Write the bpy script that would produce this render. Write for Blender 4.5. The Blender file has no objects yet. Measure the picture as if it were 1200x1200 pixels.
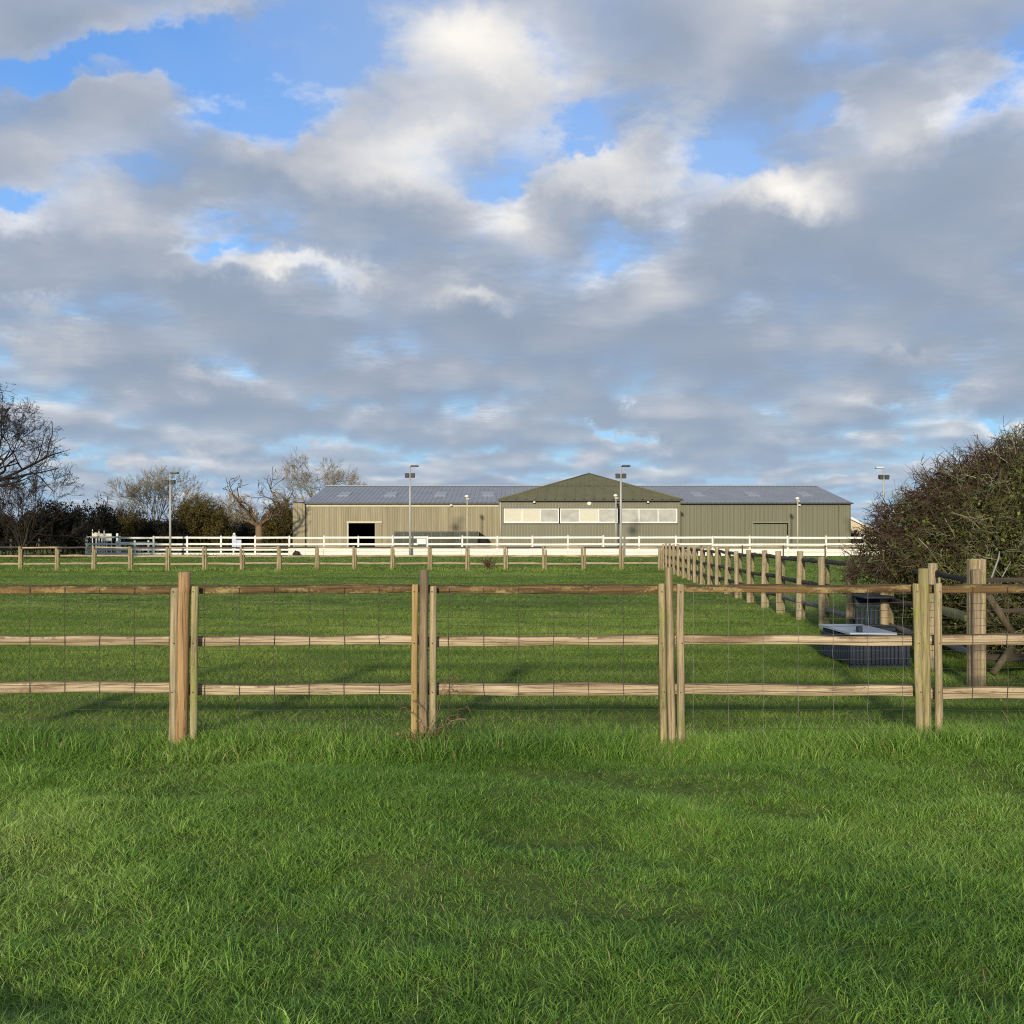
import bpy, bmesh, math, random
import numpy as np
from mathutils import Vector, Matrix, noise as mnoise

SC = bpy.context.scene
COL = SC.collection
R = math.radians
H = 1.6            # eye height
HZ, CX, F = 630.0, 600.0, 1200.0   # horizon row, centre column and focal length of the photo, in its pixels
SUN_AZ, SUN_EL = R(10), R(14)      # sun: behind the camera, to the left
rnd = random.Random(7)
NR = np.random.default_rng(11)

def wx(px, Y): return (px - CX) / F * Y
def wz(py, Y): return H - (py - HZ) / F * Y

# ------------------------------------------------------------------ terrain
def gz(x, y):
    x = np.asarray(x, float); y = np.asarray(y, float)
    near = np.clip((10 - y) / 3, 0, 1)
    mid = np.clip((62 - y) / 20, 0, 1) * 0.35 + near * 0.65
    b = (0.020*np.sin(1.3*x + .4*y) + .020*np.sin(2.1*y - .7*x + 1) + .014*np.sin(3.7*x + 2.9*y)
         + .012*np.sin(5.3*y + 1.9*x + .5))
    n = (vnoise(x*1.3+40, y*2.2+40, 91)-.5)*.075 + (vnoise(x*3.0+70, y*4.0+70, 92)-.5)*.07
    return b * mid + n*near
def gz1(x, y): return float(gz(x, y))

def vnoise(x, y, seed, n=257):
    g = np.random.default_rng(seed).random((n, n))
    xi = np.floor(x).astype(int); yi = np.floor(y).astype(int)
    fx = x - xi; fy = y - yi
    fx = fx*fx*(3-2*fx); fy = fy*fy*(3-2*fy)
    a = g[xi % n, yi % n]; b = g[(xi+1) % n, yi % n]; c = g[xi % n, (yi+1) % n]; d = g[(xi+1) % n, (yi+1) % n]
    return (a*(1-fx)+b*fx)*(1-fy) + (c*(1-fx)+d*fx)*fy
def fnoise(x, y, seed):
    return .55*vnoise(x, y, seed) + .3*vnoise(2.1*x+9, 2.1*y+4, seed+1) + .15*vnoise(4.3*x, 4.3*y, seed+2)

# ------------------------------------------------------------------ node helper
class NT:
    def __init__(s, tree): s.t = tree; s.L = tree.links
    def n(s, typ, **kw):
        nd = s.t.nodes.new(typ)
        for k, v in kw.items(): setattr(nd, k, v)
        return nd
    def put(s, sock, v):
        if v is None: return
        if hasattr(v, 'is_output'): s.L.new(v, sock)
        else: sock.default_value = v
    def m(s, op, a, b=None, c=None, clamp=False):
        nd = s.n('ShaderNodeMath', operation=op, use_clamp=clamp)
        s.put(nd.inputs[0], a); s.put(nd.inputs[1], b); s.put(nd.inputs[2], c)
        return nd.outputs[0]
    def v(s, op, a, b=None):
        nd = s.n('ShaderNodeVectorMath', operation=op)
        s.put(nd.inputs[0], a); s.put(nd.inputs[1], b)
        return nd.outputs['Value'] if op in ('DOT_PRODUCT', 'LENGTH') else nd.outputs[0]
    def scale(s, a, f):
        nd = s.n('ShaderNodeVectorMath', operation='SCALE'); s.put(nd.inputs[0], a); s.put(nd.inputs['Scale'], f)
        return nd.outputs[0]
    def xyz(s, x, y, z):
        nd = s.n('ShaderNodeCombineXYZ'); s.put(nd.inputs[0], x); s.put(nd.inputs[1], y); s.put(nd.inputs[2], z)
        return nd.outputs[0]
    def sep(s, v):
        nd = s.n('ShaderNodeSeparateXYZ'); s.put(nd.inputs[0], v); return nd.outputs
    def noise(s, vec, scale, detail=4, rough=.55, dist=0, color=False):
        nd = s.n('ShaderNodeTexNoise'); s.put(nd.inputs['Vector'], vec)
        s.put(nd.inputs['Scale'], scale); s.put(nd.inputs['Detail'], detail)
        s.put(nd.inputs['Roughness'], rough); s.put(nd.inputs['Distortion'], dist)
        return nd.outputs['Color' if color else 'Fac']
    def mapr(s, v, a, b, c=0., d=1., smooth=False):
        nd = s.n('ShaderNodeMapRange', interpolation_type='SMOOTHSTEP' if smooth else 'LINEAR'); nd.clamp = True
        for i, q in enumerate((v, a, b, c, d)): s.put(nd.inputs[i], q)
        return nd.outputs[0]
    def mix(s, f, a, b, mode='MIX'):
        nd = s.n('ShaderNodeMix', data_type='RGBA', blend_type=mode)
        s.put(nd.inputs[0], f)
        for i, q in ((6, a), (7, b)):
            if isinstance(q, (tuple, list)) and len(q) == 3: q = (*q, 1)
            s.put(nd.inputs[i], q)
        return nd.outputs[2]
    def ramp(s, f, stops):
        nd = s.n('ShaderNodeValToRGB'); s.put(nd.inputs[0], f)
        el = nd.color_ramp.elements
        while len(el) < len(stops): el.new(.5)
        for e, (p, c) in zip(el, stops): e.position = p; e.color = (*c, 1) if len(c) == 3 else c
        return nd.outputs[0]
    def bump(s, h, dist, strength=1.):
        nd = s.n('ShaderNodeBump'); s.put(nd.inputs['Height'], h)
        nd.inputs['Distance'].default_value = dist; nd.inputs['Strength'].default_value = strength
        return nd.outputs[0]

def new_mat(name):
    m = bpy.data.materials.new(name); m.use_nodes = True
    nt = NT(m.node_tree); b = m.node_tree.nodes['Principled BSDF']
    return m, nt, b

def obj_coords(nt, rand=True):
    tc = nt.n('ShaderNodeTexCoord').outputs['Object']
    if not rand: return tc
    r = nt.n('ShaderNodeObjectInfo').outputs['Random']
    return nt.v('ADD', tc, nt.xyz(nt.m('MULTIPLY', r, 37.), nt.m('MULTIPLY', r, 71.), nt.m('MULTIPLY', r, 53.)))

def wood(name, dark, light, axis, stain=(.08, .05, .03), stain_amt=.5, moss=None, moss_amt=0., rough=.85, fine=90, bump=.004, bark=None):
    m, nt, b = new_mat(name)
    p = obj_coords(nt)
    long_, across = 2.2, fine
    sc = (across, across, long_) if axis == 'z' else ((long_, across, across) if axis == 'x' else (across, long_, across))
    g = nt.noise(nt.v('MULTIPLY', p, sc), 1., 5, .6, .6)
    g2 = nt.noise(nt.v('MULTIPLY', p, tuple(q*.25 for q in sc)), 1., 4, .6, 1.2)
    gm = nt.m('ADD', nt.m('MULTIPLY', g, .55), nt.m('MULTIPLY', g2, .45))
    c = nt.mix(nt.mapr(gm, .36, .60), dark, light)
    crk = nt.mapr(nt.m('ABSOLUTE', nt.m('SUBTRACT', g2, .47)), 0., .016, .75, 0.)
    c = nt.mix(crk, c, tuple(q*.35 for q in dark))
    if axis == 'x':   # knots in the rails
        vo = nt.n('ShaderNodeTexVoronoi'); nt.put(vo.inputs['Vector'], nt.v('MULTIPLY', p, (2.3, 7., 7.))); vo.inputs['Scale'].default_value = 1.
        kd = nt.m('ADD', vo.outputs['Distance'], nt.m('MULTIPLY', nt.m('SUBTRACT', nt.noise(p, 40., 3, .6), .5), .12))
        c = nt.mix(nt.mapr(kd, .05, .15, .85, 0., True), c, tuple(q*.45 for q in dark))
    if stain_amt > 0:
        s = nt.noise(nt.v('MULTIPLY', p, tuple(q*.05 + 1.2 for q in sc)), 1., 5, .65, .8)
        c = nt.mix(nt.m('MULTIPLY', nt.mapr(s, .54, .70, smooth=True), stain_amt), c, stain)
    if moss:
        s = nt.noise(nt.v('MULTIPLY', p, (1., 1., .45) if axis == 'z' else (.45, 1.6, 1.6)), 9., 6, .65)
        s2 = nt.noise(p, 60., 3, .6)
        f = nt.mapr(nt.m('ADD', s, nt.m('MULTIPLY', s2, .35)), .66, .86, smooth=True)
        c = nt.mix(nt.m('MULTIPLY', f, moss_amt), c, moss)
    if moss and axis == 'z':   # grey-green weathering in large patches
        w_ = nt.noise(nt.v('MULTIPLY', p, (2.5, 2.5, 1.1)), 2.2, 6, .68)
        c = nt.mix(nt.mapr(w_, .46, .66, 0, .55, True), c, nt.mix(.5, c, (.17, .165, .11)))
    if bark:   # bark left along the waney upper edge
        nz = nt.sep(nt.n('ShaderNodeNewGeometry').outputs['True Normal'])[2]
        e = nt.m('ADD', nz, nt.m('MULTIPLY', nt.m('SUBTRACT', nt.noise(p, 6., 5, .65), .5), 1.4))
        c = nt.mix(nt.m('MULTIPLY', nt.mapr(e, .30, .55, smooth=True), .8), c, bark)
    nt.put(b.inputs['Base Color'], c)
    b.inputs['Roughness'].default_value = rough
    b.inputs['Specular IOR Level'].default_value = .25
    nt.put(b.inputs['Normal'], nt.bump(gm, bump, .8))
    return m

def plain(name, col, rough=.6, var=.25, scale=3., metal=0., spec=.4, stretch=None, dirt=None):
    m, nt, b = new_mat(name)
    p = obj_coords(nt)
    if stretch: p = nt.v('MULTIPLY', p, stretch)
    n = nt.noise(p, scale, 6, .65)
    lo = tuple(q*(1-var) for q in col); hi = tuple(min(1, q*(1+var)) for q in col)
    c = nt.mix(nt.mapr(n, .3, .7), lo, hi)
    if dirt:
        c = nt.mix(nt.mapr(nt.noise(p, scale*.6, 7, .7), .5, .72, 0, dirt[1]), c, dirt[0])
    nt.put(b.inputs['Base Color'], c)
    b.inputs['Roughness'].default_value = rough; b.inputs['Metallic'].default_value = metal
    b.inputs['Specular IOR Level'].default_value = spec
    return m

def tinted(name, stops, rough=.8, trans=0., spec=.2, patch=None):
    """colour chosen by the mesh attribute 'tint' (leaves, blades and twigs differ one from the next)"""
    m, nt, b = new_mat(name)
    a = nt.n('ShaderNodeAttribute', attribute_name='tint').outputs['Fac']
    c = nt.ramp(a, stops)
    if patch:
        p = nt.n('ShaderNodeTexCoord').outputs['Object']
        f = nt.mapr(nt.noise(p, patch[0], 4, .6), .42, .66, smooth=True)
        c = nt.mix(nt.m('MULTIPLY', f, patch[2]), c, nt.mix(1., c, patch[1], 'MULTIPLY'))
    nt.put(b.inputs['Base Color'], c)
    b.inputs['Roughness'].default_value = rough; b.inputs['Specular IOR Level'].default_value = spec
    if trans > 0:
        t = nt.n('ShaderNodeBsdfTranslucent'); nt.put(t.inputs[0], c)
        mx = nt.n('ShaderNodeMixShader'); mx.inputs[0].default_value = trans
        nt.L.new(b.outputs[0], mx.inputs[1]); nt.L.new(t.outputs[0], mx.inputs[2])
        nt.L.new(mx.outputs[0], m.node_tree.nodes['Material Output'].inputs[0])
    return m

# ------------------------------------------------------------------ object helpers
def tag(o, label=None, cat=None, group=None, kind=None):
    if label: o['label'] = label
    if cat: o['category'] = cat
    if group: o['group'] = group
    if kind: o['kind'] = kind
    return o
def thing(name, loc, label, cat, group=None, rz=0):
    o = bpy.data.objects.new(name, None); COL.objects.link(o)
    o.location = loc; o.rotation_euler.z = rz; o.empty_display_size = .2
    return tag(o, label, cat, group)
def link_mesh(name, me, mat, parent=None, loc=None):
    o = bpy.data.objects.new(name, me); COL.objects.link(o)
    if mat and not me.materials: me.materials.append(mat)
    if parent: o.parent = parent
    if loc is not None: o.location = loc
    return o
def copy_obj(o, parent, loc=None):
    c = o.copy(); COL.objects.link(c); c.parent = parent
    if loc is not None: c.location = loc
    return c
def copy_tree(o, parent=None):
    c = o.copy(); COL.objects.link(c); c.parent = parent
    for ch in list(o.children): copy_tree(ch, c)
    return c

class MB:
    """collects shapes given in world (or thing) coordinates into ONE mesh"""
    def __init__(s): s.v = []; s.f = []; s.smooth = []
    def add(s, vs, fs, smooth=False):
        o = len(s.v); s.v += [tuple(q) for q in vs]; s.f += [tuple(i+o for i in f) for f in fs]; s.smooth += [smooth]*len(fs)
    def box(s, x0, x1, y0, y1, z0, z1):
        s.add([(x, y, z) for z in (z0, z1) for y in (y0, y1) for x in (x0, x1)],
              [(0,2,3,1), (4,5,7,6), (0,1,5,4), (2,6,7,3), (0,4,6,2), (1,3,7,5)])
    def bbox(s, x0, x1, y0, y1, z0, z1, b=.01):
        """box with bevelled edges"""
        bm = bmesh.new(); bmesh.ops.create_cube(bm, size=1)
        for v in bm.verts:
            v.co = Vector(((x0+x1)/2 + v.co.x*(x1-x0), (y0+y1)/2 + v.co.y*(y1-y0), (z0+z1)/2 + v.co.z*(z1-z0)))
        bmesh.ops.bevel(bm, geom=bm.edges[:], offset=b, segments=1, affect='EDGES')
        bm.verts.index_update()
        s.add([v.co for v in bm.verts], [[v.index for v in f.verts] for f in bm.faces]); bm.free()
    def loft(s, rings, cap=True, smooth=True):
        n = len(rings[0]); vs = [p for r in rings for p in r]; fs = []
        for k in range(len(rings)-1):
            for i in range(n):
                j = (i+1) % n
                fs.append((k*n+i, k*n+j, (k+1)*n+j, (k+1)*n+i))
        o = len(s.v); s.add(vs, fs, smooth)
        if cap:
            s.f.append(tuple(o+i for i in reversed(range(n)))); s.smooth.append(False)
            s.f.append(tuple(o+(len(rings)-1)*n+i for i in range(n))); s.smooth.append(False)
    def tube(s, pts, rad, n=8, cap=True):
        if not hasattr(rad, '__len__'): rad = [rad]*len(pts)
        pts = [Vector(p) for p in pts]; rings = []
        for i, p in enumerate(pts):
            d = (pts[min(i+1, len(pts)-1)] - pts[max(i-1, 0)]).normalized()
            u = d.orthogonal().normalized() if abs(d.z) < .99 else Vector((1, 0, 0))
            if abs(d.z) < .99: u = d.cross(Vector((0, 0, 1))).normalized()
            w = d.cross(u)
            rings.append([p + (u*math.cos(a) + w*math.sin(a))*rad[i] for a in [2*math.pi*k/n for k in range(n)]])
        s.loft(rings, cap)
    def quad(s, a, b, c, d): s.add([a, b, c, d], [(0, 1, 2, 3)])
    def poly(s, pts): s.add(pts, [tuple(range(len(pts)))])
    def prism(s, pts, y0, y1):
        """polygon in x,z swept along y"""
        n = len(pts)
        s.add([(x, y0, z) for x, z in pts] + [(x, y1, z) for x, z in pts],
              [tuple(range(n)), tuple(range(2*n-1, n-1, -1))] + [(i, n+i, n+(i+1) % n, (i+1) % n) for i in range(n)])
    def sphere(s, c, r, nu=16, nv=10, sx=1, sy=1, sz=1):
        rings = []
        for k in range(nv+1):
            t = math.pi*k/nv; t = min(max(t, .03), math.pi-.03)
            rings.append([(c[0]+r*sx*math.sin(t)*math.cos(a), c[1]+r*sy*math.sin(t)*math.sin(a), c[2]-r*sz*math.cos(t))
                          for a in [2*math.pi*i/nu for i in range(nu)]])
        s.loft(rings)
    def mesh(s, name, base=(0, 0, 0)):
        me = bpy.data.meshes.new(name)
        bx, by, bz = base
        me.from_pydata([(x-bx, y-by, z-bz) for x, y, z in s.v], [], s.f)
        me.polygons.foreach_set('use_smooth', s.smooth)
        me.validate(); me.update(); return me
    def build(s, name, mat, parent=None, base=(0, 0, 0)):
        return link_mesh(name, s.mesh(name, base), mat, parent)

def np_mesh(name, V, F3=None, F4=None, tint=None, mat=None):
    me = bpy.data.meshes.new(name)
    loops = []; starts = []; tot = 0
    if F4 is not None and len(F4):
        loops.append(F4.ravel()); starts.append(tot + np.arange(len(F4))*4); tot += F4.size
    if F3 is not None and len(F3):
        loops.append(F3.ravel()); starts.append(tot + np.arange(len(F3))*3); tot += F3.size
    L = np.concatenate(loops).astype(np.int32); S = np.concatenate(starts).astype(np.int32)
    me.vertices.add(len(V)); me.vertices.foreach_set('co', np.ascontiguousarray(V, np.float32).ravel())
    me.loops.add(len(L)); me.loops.foreach_set('vertex_index', L)
    me.polygons.add(len(S)); me.polygons.foreach_set('loop_start', S)
    if tint is not None:
        a = me.attributes.new('tint', 'FLOAT', 'POINT'); a.data.foreach_set('value', np.ascontiguousarray(tint, np.float32))
    me.update(calc_edges=True)
    if mat: me.materials.append(mat)
    return me

def sticks(P0, P1, r0, r1, tint=None, n=3):
    """many tapered twigs at once -> V, F4, tint per vertex"""
    P0 = np.asarray(P0, float); P1 = np.asarray(P1, float); r0 = np.asarray(r0, float); r1 = np.asarray(r1, float)
    d = P1 - P0; d /= np.maximum(np.linalg.norm(d, axis=1, keepdims=True), 1e-9)
    ref = np.where(np.abs(d[:, 2:3]) < .9, np.array([[0, 0, 1.]]), np.array([[1., 0, 0]]))
    u = np.cross(d, ref); u /= np.linalg.norm(u, axis=1, keepdims=True); w = np.cross(d, u)
    m = len(P0); V = np.empty((m, 2*n, 3))
    for k in range(n):
        a = 2*math.pi*k/n; o = u*math.cos(a) + w*math.sin(a)
        V[:, k] = P0 + o*r0[:, None]; V[:, n+k] = P1 + o*r1[:, None]
    base = (np.arange(m)*2*n)[:, None]
    F = np.concatenate([base + np.array([[k, (k+1) % n, n+(k+1) % n, n+k]]) for k in range(n)], 0)
    t = None if tint is None else np.repeat(np.asarray(tint, float), 2*n)
    return V.reshape(-1, 3), F, t

def leaf_cards(C, size, tint, aspect=.55, rng=NR):
    """small four-cornered leaves turned every way"""
    m = len(C)
    d = rng.normal(size=(m, 3)); d /= np.linalg.norm(d, axis=1, keepdims=True)
    e = rng.normal(size=(m, 3)); e -= d*(e*d).sum(1, keepdims=True); e /= np.linalg.norm(e, axis=1, keepdims=True)
    s = np.asarray(size)[:, None]
    V = np.stack([C - d*s, C + e*s*aspect, C + d*s, C - e*s*aspect], 1).reshape(-1, 3)
    F = (np.arange(m)*4)[:, None] + np.arange(4)[None]
    return V, F, np.repeat(tint, 4)

# ------------------------------------------------------------------ materials
M = {}
M['post_pale'] = wood('post_pale', (.13, .09, .05), (.44, .345, .21), 'z', moss=(.19, .20, .07), moss_amt=.7, stain=(.13, .09, .055), stain_amt=.75)
M['post_green'] = wood('post_green', (.14, .11, .05), (.43, .355, .185), 'z', moss=(.24, .26, .06), moss_amt=.85, stain=(.13, .10, .06), stain_amt=.7)
M['post_orange'] = wood('post_orange', (.15, .085, .04), (.46, .29, .14), 'z', stain=(.16, .14, .085), stain_amt=.9)
M['post_grey'] = wood('post_grey', (.13, .09, .055), (.34, .255, .165), 'z', stain=(.09, .065, .045), moss=(.16, .15, .05), moss_amt=.3)
M['post_yellow'] = wood('post_yellow', (.27, .18, .07), (.50, .36, .17), 'z', stain=(.25, .15, .05), stain_amt=.5)
M['rail_pale'] = wood('rail_pale', (.19, .13, .075), (.52, .42, .275), 'x', stain=(.17, .105, .055), stain_amt=.8, fine=70, bark=(.13, .085, .05))
M['rail_moss'] = wood('rail_moss', (.045, .028, .014), (.185, .112, .046), 'x', stain=(.045, .026, .012), stain_amt=.85, moss=(.36, .27, .12), moss_amt=.85, fine=60, bark=(.06, .05, .018))
M['rail_far'] = wood('rail_far', (.22, .16, .09), (.46, .37, .24), 'x', stain=(.13, .09, .05), stain_amt=.6, fine=40)
M['rail_dark'] = wood('rail_dark', (.035, .03, .026), (.10, .085, .07), 'y', stain=(.03, .03, .02), fine=40, moss=(.10, .10, .05), moss_amt=.3)
M['rail_silver'] = wood('rail_silver', (.12, .12, .115), (.25, .25, .24), 'y', fine=40)
M['post_side'] = wood('post_side', (.20, .15, .09), (.44, .355, .225), 'z', moss=(.2, .2, .06), moss_amt=.3, fine=50, stain=(.15, .10, .06))
M['dark_wood'] = wood('dark_wood', (.03, .025, .02), (.075, .06, .045), 'x', fine=40)
M['dark_post'] = wood('dark_post', (.04, .033, .026), (.10, .08, .06), 'z', fine=40)
M['strut_wood'] = wood('strut_wood', (.045, .036, .024), (.12, .095, .06), 'z', fine=60, moss=(.12, .13, .04), moss_amt=.5)
M['wire'] = plain('wire', (.075, .058, .045), .6, .4, 20, spec=.4)
M['wire_zinc'] = plain('wire_zinc', (.22, .21, .19), .5, .3, 20, spec=.5)
M['nail'] = plain('nail', (.03, .025, .02), .5)
M['white'] = plain('white_paint', (.70, .685, .64), .5, .08, 1.5, dirt=((.40, .38, .30), .45))
M['white_board'] = plain('white_board', (.68, .655, .59), .55, .10, 1.0, stretch=(.3, .3, 4), dirt=((.45, .38, .27), .45))
M['beige'] = plain('weathered_cladding', (.29, .25, .160), .6, .22, .9, stretch=(2., 2., .12), dirt=((.17, .155, .095), .6), spec=.3)
M['olive'] = plain('olive_cladding', (.155, .150, .100), .5, .08, .5, stretch=(2., 2., .12), dirt=((.12, .118, .074), .45), spec=.35)
M['olive_gable'] = plain('olive_gable_cladding', (.175, .165, .112), .5, .08, .5, stretch=(2., 2., .12), dirt=((.14, .132, .086), .4), spec=.35)
M['roof_grey'] = plain('grey_roof_sheet', (.235, .25, .27), .5, .14, .6, spec=.5, dirt=((.20, .21, .21), .5))
M['roof_moss'] = plain('mossy_roof_sheet', (.145, .137, .072), .8, .12, .8, spec=.2, dirt=((.115, .11, .058), .4))
M['trim_dark'] = plain('dark_trim', (.03, .03, .028), .5)
M['trim_pale'] = plain('pale_trim', (.46, .42, .31), .5, .12)
M['trim_grey'] = plain('grey_trim', (.17, .165, .12), .5, .1)
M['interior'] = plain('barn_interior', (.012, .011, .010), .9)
M['blind'] = plain('cream_blind', (.56, .53, .43), .7, .05, dirt=((.55, .46, .30), .4))
M['lamp_white'] = plain('lamp_cover', (.78, .77, .70), .35, .03)
M['galv'] = plain('galvanised_pole', (.38, .375, .35), .45, .10, spec=.5, stretch=(4, 4, .4))
M['lamp_black'] = plain('lamp_housing', (.035, .037, .04), .4)
M['steel_lamp'] = plain('lamp_steel', (.55, .57, .58), .35, .05)
M['skylight'] = plain('skylight_sheet', (.28, .30, .315), .4, .15)
M['netting'] = plain('green_mesh_panel', (.08, .088, .066), .8, .25, 4)
M['blue_plastic'] = plain('dark_blue_plastic', (.015, .023, .042), .55, .3, 4, spec=.3, dirt=((.045, .045, .045), .5))
M['blue_lid'] = plain('pale_blue_lid', (.36, .43, .50), .35, .08, 4, dirt=((.3, .33, .36), .5))
M['cream'] = plain('cream_paint', (.70, .58, .38), .6, .06, dirt=((.45, .35, .22), .4))
M['jump_blue'] = plain('pale_blue_paint', (.45, .50, .66), .6, .06)
M['muck'] = plain('dark_muck', (.035, .028, .018), .95, .4, 9)
M['roof_tile'] = plain('orange_roof_tile', (.45, .27, .15), .85, .2, 3, spec=.2)
M['house_wall'] = plain('pale_house_wall', (.55, .45, .33), .85, .1, spec=.2)
M['hidden_dark'] = plain('dark_glass_frame', (.05, .05, .05), .5)

def glass_mat():
    m, nt, b = new_mat('glass_painted_reflection')
    p = obj_coords(nt)
    n = nt.noise(p, 1.3, 3, .5, .6)
    nt.put(b.inputs['Base Color'], nt.mix(nt.mapr(n, .35, .65), (.36, .35, .31), (.47, .455, .40)))  # pale grey reflection with its swirl is put into the base colour
    b.inputs['Roughness'].default_value = .08
    b.inputs['Specular IOR Level'].default_value = .6
    nt.put(b.inputs['Normal'], nt.bump(nt.noise(p, 1.1, 2, .5), .02, .4))
    return m
M['glass'] = glass_mat()

GRASS_NEAR = [(0., (.044, .100, .018)), (.30, (.115, .240, .034)), (.62, (.230, .395, .058)), (.86, (.40, .53, .13)), (.93, (.30, .34, .12)), (.965, (.42, .34, .17)), (1., (.30, .19, .08))]
GRASS_FIELD = [(0., (.080, .145, .022)), (.4, (.165, .265, .038)), (.8, (.285, .375, .072)), (.95, (.31, .35, .11)), (1., (.36, .30, .14))]
M['grass'] = tinted('grass_blade', GRASS_NEAR, .5, .3, .35)
M['field'] = tinted('field_grass_blade', GRASS_FIELD, .6, .28, .25)
M['twig_bush'] = tinted('hawthorn_twig', [(0., (.05, .022, .016)), (.35, (.092, .060, .042)), (.5, (.055, .045, .025)), (.75, (.105, .105, .038)), (.92, (.17, .165, .08)), (1., (.30, .28, .20))], .8)
M['leaf_bush'] = tinted('hawthorn_bud', [(0., (.048, .021, .014)), (.45, (.085, .040, .022)), (.5, (.032, .046, .010)), (.8, (.115, .140, .027)), (1., (.21, .22, .05))], .7, .15)
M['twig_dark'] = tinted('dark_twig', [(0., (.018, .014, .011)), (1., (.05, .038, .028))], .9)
M['twig_pale'] = tinted('pale_twig', [(0., (.15, .125, .085)), (1., (.38, .32, .215))], .9)
M['twig_olive'] = tinted('olive_twig', [(0., (.05, .036, .014)), (.6, (.12, .09, .028)), (1., (.17, .135, .045))], .9)
M['twig_red'] = tinted('dead_tree_bark', [(0., (.065, .042, .026)), (1., (.20, .135, .08))], .9)
M['leaf_olive'] = tinted('olive_leaf', [(0., (.04, .031, .010)), (.6, (.095, .075, .019)), (1., (.15, .115, .03))], .8, .15)
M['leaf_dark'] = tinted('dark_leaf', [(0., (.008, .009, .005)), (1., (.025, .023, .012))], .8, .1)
M['bramble'] = tinted('dead_bramble', [(0., (.10, .055, .03)), (.7, (.24, .155, .085)), (1., (.40, .31, .19))], .8)

# ------------------------------------------------------------------ camera, sun, sky
cam = bpy.data.cameras.new('camera'); camo = bpy.data.objects.new('camera', cam); COL.objects.link(camo)
camo.location = (0, 0, H); camo.rotation_euler = (R(90), 0, 0)
cam.sensor_fit = 'HORIZONTAL'; cam.sensor_width = 36; cam.lens = 36.0
cam.shift_y = 30/1200
cam.clip_start = .05; cam.clip_end = 20000
SC.camera = camo
SC.cycles.pixel_filter_type = 'BLACKMAN_HARRIS'; SC.cycles.filter_width = 1.1; SC.cycles.use_denoising = False
SC.cycles.sample_clamp_indirect = 2.0; SC.cycles.sample_clamp_direct = 6.0; SC.cycles.caustics_reflective = False; SC.cycles.caustics_refractive = False
sd = bpy.data.lights.new('sun', 'SUN'); so = bpy.data.objects.new('sun', sd); COL.objects.link(so)
sd.energy = 4.0; sd.angle = R(2.6); sd.color = (1., .885, .68)   # disc widened beyond its real size to soften the fence shadows
to_sun = Vector((-math.sin(SUN_AZ)*math.cos(SUN_EL), -math.cos(SUN_AZ)*math.cos(SUN_EL), math.sin(SUN_EL)))
so.rotation_euler = to_sun.to_track_quat('Z', 'Y').to_euler()
so.location = to_sun*50
SC.view_settings.view_transform = 'Standard'; SC.view_settings.look = 'None'
SC.view_settings.exposure = .12; SC.view_settings.gamma = 1; SC.view_settings.use_curve_mapping = False

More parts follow.
